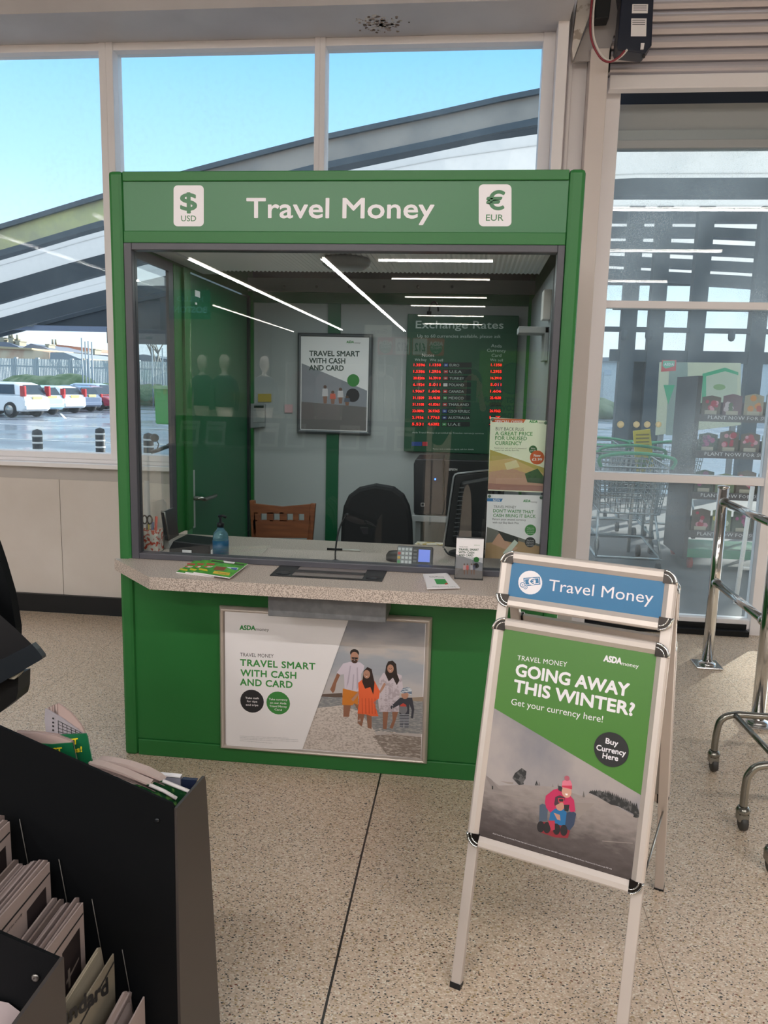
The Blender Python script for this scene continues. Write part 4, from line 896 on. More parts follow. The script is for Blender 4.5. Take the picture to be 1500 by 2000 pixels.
for k in range(4): p.poly([(113, 1407+k*7), (160, 1431+k*3), (160, 1432+k*3), (113, 1408+k*7)], INK)
for y in (1403, 1411, 1418, 1426): p.disc(104, y, 2.2, INK, n=5)
p.build('printed_grid', t)
MB().prism([at(x, y, Y=Y1-0.006) for x, y in ((100, 1436), (168, 1433), (171, 1440), (180, 1487), (180, 1510), (100, 1510))], (0, 0.003, 0), MGRN).build('cover', t)
p = Print(at(140, 1490, Y=Y1-0.0068), (1, 0, 0), (0, 0, 1)); p.text('BEST', 118, 1457, 152, 1453, 11, YEL, bold=.04); p.text('puzzles!', 105, 1475, 160, 1468, 10, YEL, bold=.04); p.build('cover_print', t)
Y2 = 1.395
t = thing('puzzle_magazine', 'green puzzle magazine in front of the curled sudoku one', 'magazine', at(90, 1480, Y=Y2), 0, 'puzzle magazines in the rack')
pages(t, [(30, 1431), (70, 1433), (110, 1438), (139, 1449), (147, 1487)], Y2+0.003, 0.02, 6, (4, -5))
MB().prism([at(x, y, Y=Y2) for x, y in ((60, 1452), (100, 1454), (141, 1451), (149, 1487), (149, 1520), (60, 1500))], (0, 0.003, 0), MGRN).build('cover', t)
p = Print(at(100, 1490, Y=Y2-0.0008), (1, 0, 0), (0, 0, 1)); p.text('BEST', 87, 1474, 121, 1471, 11, YEL, bold=.04); p.text('puzzles', 85, 1489, 128, 1488, 10, YEL, bold=.04); p.build('cover_print', t)
for j, (Y3, lab, e, cv) in enumerate((
    (1.44, 'puzzle magazine with bulging pages leaning beside the rack front, behind its twin', [(190, 1484), (215, 1487), (250, 1494), (285, 1506), (310, 1520), (318, 1527), (300, 1528), (270, 1522), (230, 1508)], [(300, 1528), (318, 1525), (368, 1545), (366, 1570), (330, 1580), (290, 1545)]),
    (1.405, 'puzzle magazine leaning nearest the rack panel, its dark green cover half hidden', [(172, 1490), (200, 1496), (240, 1510), (270, 1523), (292, 1532), (286, 1536), (260, 1534), (220, 1524), (180, 1505)], [(200, 1512), (255, 1533), (292, 1533), (345, 1560), (344, 1590), (300, 1575), (230, 1540)]))):
    t = thing('puzzle_magazine', lab, 'magazine', at(260, 1560, Y=Y3), 0, 'puzzle magazines in the rack')
    mb = MB(); q = [at(x, y, Y=Y3) for x, y in e]; mb.prism(q, (0, 0.02, 0), PGM[2])
    for k in range(5):
        qq = [at(e[0][0]+(e[4][0]-e[0][0])*f+k*3, e[0][1]+(e[4][1]-e[0][1])*f+3+k*2.4-7*math.sin(f*3.14)*.6, Y=Y3-0.001) for f in (0, .25, .5, .75, 1)]
        mb.prism(qq+[v+Vector((0, 0, -0.0022)) for v in reversed(qq)], (0, -0.001, 0), PGM[(0, 3)[k % 2]])
    mb.build('page_block', t, kind='stuff')
    MB().prism([at(x, y, Y=Y3-0.002) for x, y in cv], (0, 0.003, 0), mat('1c4a2c', 0.35, noise=(40, '5f8f4a', 0.55, 0.62))).build('cover', t)
    a_ = [at(x, y, Y=Y3-0.004) for x, y in (cv[1], cv[2], cv[3])] if j == 0 else [at(x, y, Y=Y3-0.004) for x, y in (cv[2], (320, 1545), cv[3])]
    MB().tube(a_, 0.004, mat('d6d0d0', 0.5), 6).build('spine', t)
t = thing('flat_magazine', 'grey and navy magazine lying at the far side of the rack front', 'magazine', at(350, 1535, Y=1.50))
MB().prism([at(x, y, Y=1.49) for x, y in ((310, 1517), (352, 1519), (354, 1550), (330, 1550))], (0, .01, 0), mat('8f8e9c', 0.5)).build('cover', t)
MB().prism([at(x, y, Y=1.49) for x, y in ((354, 1522), (384, 1524), (372, 1560), (354, 1550))], (0, .01, 0), mat('1f2740', 0.4)).build('back_cover', t)
MB().prism([at(x, y, Y=1.488) for x, y in ((310, 1513), (352, 1517), (352, 1519), (310, 1516))], (0, .012, 0), PRINTW).build('page_edge', t)

# second black display further back, cut by the left picture edge
t = thing('display_stand', 'black curved display stand cut off by the left picture edge', 'display stand', (-1.3, 1.95, 0))
YS = 1.9
MB().prism([at(x, y, Y=YS+.10) for x, y in ((-90, 950), (-30, 1010), (-8, 1070), (2, 1100), (19, 1158), (26, 1195), (31, 1228), (30, 1300), (-90, 1350))], (0, .03, 0), RK).build('side_panel', t)
v = [at(x, y, Y=YS) for x, y in ((-90, 1290), (0, 1290), (62, 1258), (72, 1269), (82, 1282), (82, 1287), (78, 1290), (0, 1335), (-90, 1380))]
MB().prism(v, (0, .02, 0), mat('2b3036', 0.35)).build('tray_lip', t)
v = [at(x, y, Y=YS+.01) for x, y in ((-90, 1120), (0, 1201), (30, 1227), (62, 1258), (40, 1270), (0, 1290), (-90, 1330))]
MB().prism(v, (-.2, .02, 0), mat('17171b', 0.6)).build('tray', t)
MB().prism([at(x, y, Y=YS+.03) for x, y in ((-90, 1370), (0, 1330), (20, 1322), (36, 1320), (35, 1352), (31, 1367), (0, 1392), (-90, 1450))], (0, .06, 0), mat('1b1b1c', 0.5)).build('lower_panel', t)
MB().prism([at(x, y, Y=YS+.005) for x, y in ((16, 1326), (40, 1314), (35, 1320), (28, 1327))], (0, .02, 0), mat('b5ab98', 0.5)).build('ticket_strip', t)
MB().box(-2.0, -1.45, 1.95, 2.0, 0, 0.75, RK).box(-2.2, -1.4, 1.75, 2.2, 0, 0.04, RK).build('base', t)

# ---------------------------------------------------------------- rails by the entrance
t = thing('guard_rail', 'chrome tubular barrier rail standing before the glazed entrance', 'rail', (1.476, 4.2, 0))
def post(y, bx=0):
    MB().tube([(1.476, y, 0.02), (1.476, y, 1.08)], 0.031, CHROME, 18).lathe([(0.031, 0), (0.034, .004), (0.034, .012), (0.001, .018)], CHROME, 18, c=(1.476, y, 1.078)).build('post', t)
    b = MB().box(1.40, 1.552, y-.075, y+.075, 0.0, 0.012, CHROME).build('base_plate', t, bevel=0.004)
    MB().lathe([(0.052, 0.012), (0.05, 0.022), (0.034, 0.03), (0.032, 0.032)], CHROME, 18, c=(1.476, y, 0)).build('base_collar', b)
post(4.627); post(3.795)
for z in (1.0, 0.52):
    MB().tube([(1.476, 4.627, z), (1.476, 3.795, z)], 0.0215, CHROME, 14).build('rail_tube', t)
    for y in (4.585, 3.84): MB().lathe([(0.027, -.018), (0.029, -.01), (0.029, .01), (0.027, .018)], CHROME, 16, M=Matrix.Translation((1.476, y, z)) @ Matrix.Rotation(math.pi/2, 4, 'X')).build('rail_joint', t)
    MB().tube([(1.476, 3.795, z), (2.4, 3.60, z)], 0.0215, CHROME, 14).build('rail_tube', t)
# low wheeled frame at the right edge
t = thing('wheeled_frame', 'low grey tubular trolley frame on castors, cut by the right edge', 'trolley', (1.3, 2.9, 0))
TUB = mat('8e8c86', 0.25, 0.9, name='dull_chrome')
def castor(x, y):
    c = MB().lathe([(0.017, 0.062), (0.024, 0.068), (0.026, 0.078), (0.020, 0.092), (0.001, 0.094)], TUB, 14, c=(x, y, 0)).box(x-0.018, x+0.018, y-0.02, y+0.02, 0.04, 0.068, TUB).build('castor', t)
    MB().lathe([(0.001, -.012), (0.028, -.012), (0.030, -.006), (0.030, .006), (0.028, .012), (0.001, .012)], mat('3c3a38', 0.5), 18, M=Matrix.Translation((x+.004, y, 0.030)) @ Matrix.Rotation(math.pi/2, 4, 'Y')).build('wheel', c)
castor(1.106, 3.263); castor(1.074, 2.802); castor(1.083, 2.545)
def arc(pts): return spl(pts, 6)
MB().tube(arc([(1.106, 3.263, 0.09), (1.108, 3.262, 0.17), (1.122, 3.26, 0.235), (1.175, 3.26, 0.262), (1.30, 3.26, 0.264), (1.9, 3.26, 0.264)]), 0.0145, TUB, 12).build('frame_tube', t)
MB().tube(arc([(1.074, 2.802, 0.09), (1.074, 2.802, 0.17), (1.082, 2.80, 0.225), (1.13, 2.80, 0.262), (1.30, 2.80, 0.264), (1.9, 2.80, 0.264)]), 0.0145, TUB, 12).build('frame_tube', t)
MB().tube(arc([(1.083, 2.545, 0.09), (1.083, 2.545, 0.2), (1.10, 2.545, 0.3), (1.11, 2.545, 0.36)]), 0.0145, TUB, 12).build('frame_tube', t)
MB().tube([(1.175, 3.26, 0.262), (1.20, 2.80, 0.262)], 0.012, TUB, 12).build('cross_tube', t)

# ---------------------------------------------------------------- outside
ASP = bpy.data.materials.new('wet_asphalt'); ASP.use_nodes = True
_b = ASP.node_tree.nodes['Principled BSDF']; _b.inputs['Base Color'].default_value = lin('6e7684'); _b.inputs['Roughness'].default_value = 0.28
_n = ASP.node_tree.nodes.new('ShaderNodeTexNoise'); _n.inputs['Scale'].default_value = 0.35; _tc = ASP.node_tree.nodes.new('ShaderNodeTexCoord'); _r = ASP.node_tree.nodes.new('ShaderNodeMapRange')
_r.inputs['From Min'].default_value = 0.35; _r.inputs['From Max'].default_value = 0.65; _r.inputs['To Min'].default_value = 0.12; _r.inputs['To Max'].default_value = 0.42
ASP.node_tree.links.new(_tc.outputs['Object'], _n.inputs['Vector']); ASP.node_tree.links.new(_n.outputs['Fac'], _r.inputs[0]); ASP.node_tree.links.new(_r.outputs[0], _b.inputs['Roughness'])
struct(MB().box(-160, 160, 5.5, 260, -0.12, -0.02, ASP), 'car_park_ground')
struct(MB().box(-1.0, 12, 5.5, 13, -0.06, -0.005, mat('5a5d60', 0.7, noise=(2.5, '6e7072', 0.3, 0.7), name='pavement')), 'pavement')
mb = MB(); WL = mat('d8dce0', 0.6)
for i in range(9): mb.prism([(-30+i*2.6, 31, -0.016), (-29.88+i*2.6, 31, -0.016), (-32.88+i*2.6, 36, -0.016), (-33+i*2.6, 36, -0.016)], (0, 0, 0.004), WL)
for y in (9.2, 14.0, 19.5, 26): mb.box(-30, -1, y, y+0.12, -0.018, -0.013, WL)
struct(mb, 'trim_6')
# arched canopy
prof = [(-30, -2.0), (-20, 0.2), (-14, 1.4), (-9, 2.48), (-5.65, 3.33), (-4.33, 3.69), (-3, 4.02), (-1.86, 4.28), (-.58, 4.52), (.57, 4.75), (2.5, 5.0), (5, 5.15), (10, 5.15), (16, 4.9), (24, 4.2)]
def fz(tt):
    for (a, za), (b, zb) in zip(prof, prof[1:]):
        if a <= tt <= b: u = (tt-a)/(b-a); return za+(zb-za)*u
    return prof[0][1] if tt < prof[0][0] else prof[-1][1]
def slab(X0, X1, Y0, Y1, dz0, dz1, m, mb, n=28, tmin=-9.5):
    xs_ = [X0+(X1-X0)*i/n for i in range(n+1)]
    vs = []
    for x in xs_:
        for y in (Y0, Y1):
            z = fz(x+0.6*(y-9)); vs += [(x, y, z+dz0), (x, y, z+dz1)]
    fs = []
    for i in range(n):
        a = 4*i; b = a+4; fs += [(a, b, b+1, a+1), (a+2, a+3, b+3, b+2), (a, a+2, b+2, b), (a+1, b+1, b+3, a+3)]
    fs += [(0, 1, 3, 2), (4*n, 4*n+2, 4*n+3, 4*n+1)]; mb.add(vs, fs, m)
t = thing('canopy', 'arched car park canopy of white panels and dark beams beyond the windows', 'canopy', (0, 18, 0))
MOSS = mat('c9cf8e', 0.7, noise=(1.6, 'a7a98a', 0.4, 0.62), name='mossy_fascia'); DKB = mat('46525c', 0.6, name='dark_beam'); WP = mat('e4e6ea', 0.6, name='white_soffit')
_N = WP.node_tree; _tr = _N.nodes.new('ShaderNodeBsdfTranslucent'); _tr.inputs[0].default_value = (.88, .86, .84, 1); _mx = _N.nodes.new('ShaderNodeMixShader'); _mx.inputs[0].default_value = 0.8
_N.links.new(_N.nodes['Principled BSDF'].outputs[0], _mx.inputs[1]); _N.links.new(_tr.outputs[0], _mx.inputs[2]); _N.links.new(_mx.outputs[0], _N.nodes['Material Output'].inputs[0])
mb = MB(); slab(-10, -3.3, 8.98, 9.02, -0.23, 0.0, MOSS, mb); slab(-3.3, 9, 8.98, 9.02, -0.23, 0.0, mat('aaa29a', 0.7, noise=(1.2, '8e8a86', 0.4, 0.62), name='weathered_fascia'), mb); mb.build('fascia', t)
mb = MB(); slab(-10, 9, 8.92, 9.1, 0.0, 0.055, DKB, mb); slab(-10, 9, 8.96, 9.06, -0.30, -0.23, DKB, mb); mb.build('gutter', t)
mb = MB()
yy = 9.05; k = 0
while yy < 22.5:
    slab(-10-(yy-9)*0.62, 14, yy, yy+2.2, -0.05, 0.0, WP, mb); yy += 2.2
mb.build('soffit_panel', t, kind='stuff')
mb = MB()
for y, dd in ((9.75, .12), (13.1, .33), (19.7, .38), (22.7, .3)): slab(-10-(y-9)*0.62, 0.2 if 12 < y < 22 else 14, y, y+0.3, -0.05-dd, -0.05, DKB, mb)
for y, dd in ((13.7, .28), (15.8, .24), (17.5, .20), (19.1, .22), (20.9, .22)): slab(0.2, 14, y, y+0.25, -0.05-dd, -0.05, DKB, mb)
mb.build('beam', t, kind='stuff')
mb = MB()
EG = mat('8d9cb8', 0.5)
slab(-24, 14, 22.9, 23.0, -0.12, 0.0, DKB, mb)
xs_ = [-24+i*1.5 for i in range(27)]
for xa_, xb_ in zip(xs_, xs_[1:]): mb.prism([(xa_, 22.8, fz(xa_+8.3)-.05), (xb_, 22.8, fz(xb_+8.3)-.05), (xb_, 22.8, min(fz(xb_+8.3)-.1, 3.12 if xb_ < 1 else 4.6)), (xa_, 22.8, min(fz(xa_+8.3)-.1, 3.12 if xa_ < 1 else 4.6))], (0, .08, 0), DKB)
mb.box(-24, -10.9, 22.5, 22.85, 3.06, 3.2, EG).box(-10.9, 1, 22.5, 22.85, 2.72, 3.16, DKB).box(-24, -13.2, 22.3, 22.7, 3.16, 3.5, mat('9aa0a0', 0.6))
mb.build('end_beam', t)
for px in (1222, 1275, 1354, 1472):
    q = at(px, 700, Y=13.5); MB().box(q.x-0.12, q.x+0.12, 13.4, 13.6, -0.02, 4.6, DKB).build('column', t)
mb = MB()
q0 = at(1150, 642, Y=13.45); q1 = at(1530, 645, Y=13.45); mb.box(q0.x, q1.x, 13.42, 13.5, q0.z-.04, q0.z+.04, DKB)
q0 = at(1190, 705, Y=13.45); mb.box(q0.x, q1.x, 13.42, 13.5, q0.z, at(1190, 682, Y=13.45).z, DKB); mb.box(q0.x, q1.x, 13.42, 13.5, at(1190, 600, Y=13.45).z-.04, at(1190, 592, Y=13.45).z+.04, DKB)
mb.build('cross_rail', t)
MB().prism([at(1213, 706, Y=13.55), at(1292, 706, Y=13.55), Vector((at(1292, 830, Y=13.55).x, 13.55, -.02)), Vector((at(1213, 830, Y=13.55).x, 13.55, -.02))], (0, .05, 0), mat('39434c', .6)).build('back_panel', t)
for px, py in ((1219, 655), (1266, 655), (1428, 657)):
    q = at(px, py, Y=13.4); MB().lathe([(0.001, -.085), (0.04, -.07), (0.055, -.03), (0.055, 0.08)], DKB, 14, c=(q.x, 13.38, q.z)).build('rail_lug', t)
# bollards
def bollard(px, Y, lab, hgt=0.98):
    q = at(px, 900, Y=Y); t = thing('bollard', lab, 'bollard', (q.x, Y, 0), 0, 'black and white bollards along the car park')
    m = MB().lathe([(0.062, -.02), (0.062, hgt-0.05), (0.055, hgt-0.02), (0.001, hgt)], mat('2e3236', 0.5), 18); o = m.build('bollard_body'); o.parent = t
    mb = MB()
    for k in range(3): z = hgt-0.085-k*0.088; mb.lathe([(0.062, z-.012), (0.066, z-.010), (0.066, z+.010), (0.062, z+.012)], mat('d8dcdc', 0.4), 18)
    o = mb.build('white_band'); o.parent = t; o['kind'] = 'stuff'
bollard(75, 9.2, 'black bollard with white bands outside, left of the two by the window'); bollard(197, 9.9, 'black bollard with white bands outside, nearest the booth'); bollard(291, 9.2, 'black bollard seen through the booth side glass')
# scooter handlebar and mirror outside the window, seen through the side glass
q = at(315, 872, Y=6.4)
t = thing('scooter', 'handlebar and round mirror of a scooter parked outside the window', 'scooter', (q.x, 6.4, 0))
MB().ball((at(302, 855, Y=6.4).x, 6.4, at(302, 855, Y=6.4).z), (0.040, 0.018, 0.036), mat('3c3e3e', 0.3)).build('mirror', t)
MB().tube([at(307, 862, Y=6.4), at(310, 868, Y=6.4), at(306, 880, Y=6.4)], 0.005, BLACK, 8).build('mirror_stem', t)
MB().tube(spl([at(296, 883, Y=6.4), at(310, 879, Y=6.4), at(322, 874, Y=6.42), at(345, 868, Y=6.5), at(380, 862, Y=6.7)]), 0.017, BLACK, 10).build('handlebar', t)
MB().prism([at(x, y, Y=6.45) for x, y in ((322, 870), (330, 864), (360, 866), (375, 900), (340, 884))], (0, 0.15, 0), BLACK).build('head_cowl', t, bevel=.01)
q = at(365, 880, Y=6.6)
MB().prism([(q.x-0.1, 6.6, 0.25), (q.x+0.7, 6.6, 0.25), (q.x+0.9, 6.6, 0.7), (q.x+0.3, 6.6, 0.75), (q.x+0.15, 6.6, 0.4), (q.x, 6.6, 0.95)], (0, 0.2, 0), BLACK).build('body', t, bevel=.02)
for dx in (0.0, 0.95): MB().lathe([(0.12, -.05), (0.22, -.05), (0.22, .05), (0.12, .05)], mat('1a1a1a', 0.8), 20, M=Matrix.Translation((q.x+dx, 6.7, 0.2)) @ Matrix.Rotation(math.pi/2, 4, 'X')).build('wheel', t)

# cars
def car(name, lab, px, py, head, col, kind, Yd=None, sc=1.0):
    q = at(px, 800, Y=py); q.z = 0; t = thing(name, lab, 'car', (q.x, q.y, 0), 0)
    H = {'mpv': 1.62, 'small': 1.48, 'hatch': 1.46, 'suv': 1.6}[kind]*sc; Ln = {'mpv': 4.1, 'small': 3.55, 'hatch': 3.95, 'suv': 4.1}[kind]*sc; Wd = 1.7*sc
    P_ = mat(col, 0.25, coat=0.6); h = Ln/2
    # side profile, x forward: hatchback (rear at -h)
    body = [(-h, .35), (-h-.02, .72), (-h+.06, .92), (-h+.22, H*.64), (h-1.15, H*.66), (h-.35, H*.56), (h, H*.44), (h+.03, .35), (h-.1, .25), (-h+.1, .25)]
    cab = [(-h+.10, H*.62), (-h+.34, H*.93), (-h+.7, H*.995), (-.1, H), (.45, H*.94), (h-1.0, H*.64)]
    def loft(pf, w0, w1, zz0, zz1, m, mb):
        n = len(pf); secs = []
        for s_ in (-1, -.82, .82, 1):
            row = []
            for x, z in pf:
                f = (z-zz0)/max(1e-6, zz1-zz0); f = max(0, min(1, f)); wy = (w0*(1-f)+w1*f)*s_; k = 1 if abs(s_) < 1 else .985
                row.append((x*k, wy, z if abs(s_) < 1 else z-(z-zz0)*.06))
            secs.append(row)
        vs = [v for r_ in secs for v in r_]; fs = []
        for j in range(3):
            for i in range(n): a = j*n+i; b = j*n+(i+1) % n; fs.append((a, b, b+n, a+n))
        fs += [tuple(range(n)), tuple(range(4*n-1, 3*n-1, -1))]; mb.add(vs, fs, m, False)
    R_ = Matrix.Rotation(head, 4, 'Z'); T = Matrix.Translation((q.x, q.y, 0)) @ R_
    def fin(mb, nm, par=t, **k):
        mb.v = [tuple(T @ Vector(v)) for v in mb.v]; return mb.build(nm, par, **k)
    mb = MB(); loft(body, Wd/2, Wd/2*.96, .25, H*.66, P_, mb); loft(cab, Wd/2*.95, Wd/2*.74, H*.62, H, P_, mb); fin(mb, 'body', bevel=0.05)
    GW = mat('2c3844', 0.08, name='car_glass')
    w0 = Wd/2*.97; w1 = Wd/2*.77
    mb = MB()
    for s_ in (-1, 1): mb.prism([(-h+.48, s_*w0*.985, H*.66), (-h+.62, s_*w1*1.01, H*.93), (.35, s_*w1*1.01, H*.92), (h-1.2, s_*w0*.985, H*.66)], (0, s_*.012, 0), GW)
    fin(mb, 'side_window')
    mb = MB().prism([(-h+.085, -w0*.8, H*.66), (-h+.085, w0*.8, H*.66), (-h+.29, w1*.82, H*.92), (-h+.29, -w1*.82, H*.92)], (-.03, 0, .01), GW); fin(mb, 'rear_window')
    mb = MB().prism([(h-1.0, -w0*.85, H*.66), (h-1.0, w0*.85, H*.66), (.5, w1*.85, H*.93), (.5, -w1*.85, H*.93)], (.03, 0, .02), GW); fin(mb, 'windscreen')
    for s_ in (-1, 1):
        zz = (H*.60, H*.9) if kind in ('hatch', 'mpv') else (.74, .92)
        fin(MB().box(-h-.04, -h+.20 if kind in ('hatch', 'mpv') else -h+.05, s_*Wd*.455-.07, s_*Wd*.455+.05, zz[0], zz[1], mat('b8242a', 0.25)), 'tail_light', bevel=.02)
        fin(MB().box(h-.18, h+.03, s_*Wd*.38-.15, s_*Wd*.38+.12, H*.40, H*.47, mat('dfe4e8', 0.15)), 'headlight', bevel=.02)
        for wx in (-h+.72, h-.78):
            c = MB().lathe([(0.001, -.1), (.31, -.1), (.33, -.05), (.33, .05), (.31, .1), (0.001, .1)], mat('1b1b1d', 0.8), 20, M=Matrix.Translation((wx, s_*(Wd/2-.06), .31)) @ Matrix.Rotation(math.pi/2, 4, 'X'))
            wq = fin(c, 'wheel'); fin(MB().lathe([(0.001, -.02), (.2, -.02), (.2, .02), (.001, .03)], STEEL, 14, M=Matrix.Translation((wx, s_*(Wd/2+.045), .31)) @ Matrix.Rotation(math.pi/2, 4, 'X')), 'hubcap', wq)
    fin(MB().box(-h-.035, -h, -.26, .26, .76, .88, mat('e3cf5a', 0.4)), 'number_plate')
    fin(MB().box(-h-.05, -h+.1, -Wd*.45, Wd*.45, .33, .50, P_ if kind != 'suv' else BLACK), 'bumper', bevel=.03)
    return t
hd_ = math.radians(137)
for px, Y_, dg_, col_, kd, lab in ((6, 31.4, 168, 'eceff2', 'mpv', 'white tall rounded car cut by the left picture edge, outside'),
    (50, 33.9, 166, 'a9d6ea', 'small', 'pale blue small rounded car between two white ones'), (92, 36.3, 165, 'e6eaf0', 'hatch', 'silver-white hatchback with tall red rear lights'),
    (133, 38.8, 166, '5a6a86', 'small', 'dark blue-grey hatchback between the white and the red car'), (180, 41.3, -10, 'a01c34', 'hatch', 'dark red car facing right in the car park'),
    (192, 43.9, -10, 'b9cdea', 'suv', 'light blue car parked behind the dark red one')):
    car('car', lab, px, Y_, math.radians(dg_), col_, kd, sc=0.9)
# hedge, fence, houses, masts beyond
HG = mat('4d6644', 0.9, noise=(1.2, '76866a', 0.4, 0.6), bump=(3, 0.8), name='hedge')
mb = MB(); r = random.Random(4)
for i in range(140):
    x = at(-30+i*8.6, 755, Y=52).x; mb.ball((x, 52+r.uniform(-.5, .5), r.uniform(.2, .5)+(0.7 if 8 < i < 20 else .2)), (r.uniform(1.4, 2.2), 1.0, r.uniform(.6, .9)), HG, 10, 6)
mb.build('hedge', label='low green hedge running behind the parked cars', cat='hedge')
t = thing('fence', 'grey metal palisade fence behind the hedge beyond the car park', 'fence', (-35, 56, 0)); mb = MB(); FM = mat('a9b2b6', 0.6)
xa = at(-40, 740, Y=56).x; xb = at(1180, 740, Y=56).x; n = 380
for i in range(n): x = xa+(xb-xa)*i/n; mb.box(x, x+.10, 56, 56.03, 0, 3.1, FM)
mb.box(xa, xb, 56.03, 56.09, 2.5, 2.6, FM).box(xa, xb, 56.03, 56.09, 1.0, 1.1, FM); mb.build('palisade', t, kind='stuff')
for px in (31, 73, 140, 172, 215, 270, 360, 450, 540, 630, 720, 810, 900, 990, 1080): x = at(px, 740, Y=56).x; MB().box(x-.12, x+.12, 56.05, 56.25, 0, 3.2, FM).build('post', t)
BR = mat('c08a74', 0.9, noise=(0.25, 'd6c3a8', 0.42, 0.55), name='old_brick'); RF = mat('6f7684', 0.8, name='slate'); RF2 = mat('8a9298', 0.8); CHM = mat('9c9684', 0.9)
def px_(pts, Y): return [Vector((at(x, y, Y=Y).x, Y, -0.02)) if y == 740 else at(x, y, Y=Y) for x, y in pts]
def chimney(par, x, yb, yt, w_, Y, pots=2):
    c = MB().prism(px_([(x-w_, yb), (x+w_, yb), (x+w_, yt+3), (x+w_+1.5, yt+2), (x+w_+1.5, yt), (x-w_-1.5, yt), (x-w_-1.5, yt+2), (x-w_, yt+3)], Y), (0, 1.5, 0), CHM).build('chimney', par)
    for k in range(pots): xx = x+(k-(pots-1)/2)*w_*1.1; q = at(xx, yt, Y=Y+.7); MB().lathe([(.16, 0), (.12, .7)], CHM, 8, c=(q.x, q.y, q.z)).build('chimney_pot', c)
def house(lab, wall, roof, Y, dep, wm_, rm, chs=(), wins=()):
    q = at(sum(a for a, b in wall)/len(wall), 740, Y=Y); t = thing('house', lab, 'house', (q.x, Y, 0))
    MB().prism(px_(wall, Y), (0, dep, 0), wm_).build('wall', t)
    if roof: MB().prism(px_(roof, Y-.3), (0, dep+.6, 0), rm).build('roof', t)
    for c in chs: chimney(t, c[0], c[1], c[2], c[3], Y+.5, c[4])
    for (x, y, w_, h_) in wins: MB().prism(px_([(x, y), (x+w_, y), (x+w_, y+h_), (x, y+h_)], Y-.05), (0, .1, 0), C('b9c4d0')).build('window', t)
    return t
house('low brick building with patchy red and cream wall behind the fence', [(-40, 740), (95, 740), (97, 688), (60, 683), (-40, 678)], [(-40, 679), (62, 683), (62, 680), (-40, 674)], 78, 8, BR, mat('b8a888', 0.9))
house('long slate-roofed house with tall chimneys at the far left', [(-60, 740), (42, 740), (42, 680), (-60, 680)], [(-60, 680), (42, 682), (34, 676), (12, 668), (-60, 666)], 90, 9, BR, RF, ((3, 672, 659, 4, 1), (21, 684, 660, 4.5, 2), (34, 682, 665, 4, 1)))
house('slate-roofed house with a pointed gable behind the car park', [(40, 740), (98, 740), (98, 684), (40, 681)], [(38, 682), (60, 671), (84, 677), (99, 684)], 88, 8, mat('c9c2b2', 0.9), RF, ((92, 684, 672, 3, 0),), ((63, 682, 8, 8),))
house('cream terrace with dormer windows on the skyline', [(90, 740), (175, 740), (175, 684), (112, 676), (90, 676)], [(90, 676), (112, 673), (175, 680), (175, 686)], 100, 9, mat('d6cdc0', 0.9), mat('b07a66', 0.8), ((106, 688, 673, 5.5, 2),), ((128, 679, 6, 6), (118, 678, 3, 4), (141, 681, 3, 4)))
house('grey-roofed house left of the thin masts', [(97, 740), (165, 740), (165, 700), (97, 700)], [(97, 702), (98, 688), (124, 688), (162, 703)], 69, 8, mat('b8a68e', 0.9), RF2)
house('wide grey-roofed building with a chimney right of the masts', [(150, 740), (250, 740), (250, 705), (150, 703)], [(145, 698), (165, 690), (178, 692), (260, 696), (260, 706), (165, 705)], 80, 8, mat('c6c0b0', 0.9), RF, ((181, 697, 681, 4, 0),))
house('long brick terrace standing straight behind the booth', [(350, 740), (1110, 740), (1110, 706), (350, 704)], [(345, 706), (380, 692), (1080, 694), (1115, 708)], 74, 9, BR, RF)
house('dark-roofed shed seen through the booth side glass', [(262, 740), (345, 740), (345, 715), (262, 715)], [(258, 716), (262, 694), (280, 692), (345, 706), (345, 716)], 66, 8, mat('b7c0c4', 0.8), mat('64707c', 0.8))
house('long pale building seen between the dark posts beyond the entrance', [(1120, 740), (1700, 740), (1700, 704), (1120, 704)], [(1115, 706), (1160, 698), (1700, 698), (1700, 708)], 60, 8, mat('c9d0d4', .8), RF2, (), ((1180, 722, 14, 10), (1204, 722, 8, 10), (1320, 722, 14, 10), (1450, 722, 14, 10)))
t = thing('canopy_shelter', 'low pale curved shelter behind the fence', 'shelter', (-38, 64, 0))
MB().prism(px_([(140, 712), (158, 713), (215, 718), (215, 740), (160, 740), (150, 720)], 62), (0, 3, 0), mat('d9e2ea', 0.4)).build('curved_roof', t); MB().prism(px_([(118, 704), (215, 709), (215, 715), (118, 712)], 63), (0, 2, 0), mat('8fb0ac', 0.6)).build('roof_edge', t)
for i, (px, top, lab) in enumerate(((159, 660, 'thin grey mast, left of the group of masts'), (166, 667, 'thin grey mast second in the group'), (172, 666, 'thin grey mast third in the group'), (179, 668, 'thin grey mast, right of the group'), (297, 680, 'thin mast seen through the booth side glass'), (317, 680, 'second thin mast seen through the booth side glass'))):
    a = at(px, top, Y=48); MB().tube([(a.x, 48, 0), a], 0.045, mat('9aa6ae', 0.5), 8).build('mast', label=lab, cat='mast', group='masts beyond the fence')
def tree(px, lab, Y=60):
    b = at(px, 740, Y=Y); t = thing('bare_tree', lab, 'tree', (b.x, Y, 0)); mb = MB(); r = random.Random(px)
    def br(p, d, l, w_, dep):
        q = p+d*l; mb.tube([p, q], [w_, w_*.6], C('6d6a66'), 5, caps=False)
        if dep:
            for k in range(3): br(q, (d+Vector((r.uniform(-.6, .6), r.uniform(-.6, .6), r.uniform(-.1, .5)))).normalized(), l*.68, w_*.6, dep-1)
    br(Vector((b.x, Y, 0)), Vector((0, 0, 1)), 2.4, .14, 4); mb.build('branches', t)
tree(305, 'bare winter tree seen through the booth side glass, left', 59); tree(322, 'bare winter tree seen through the booth side glass, right', 63)
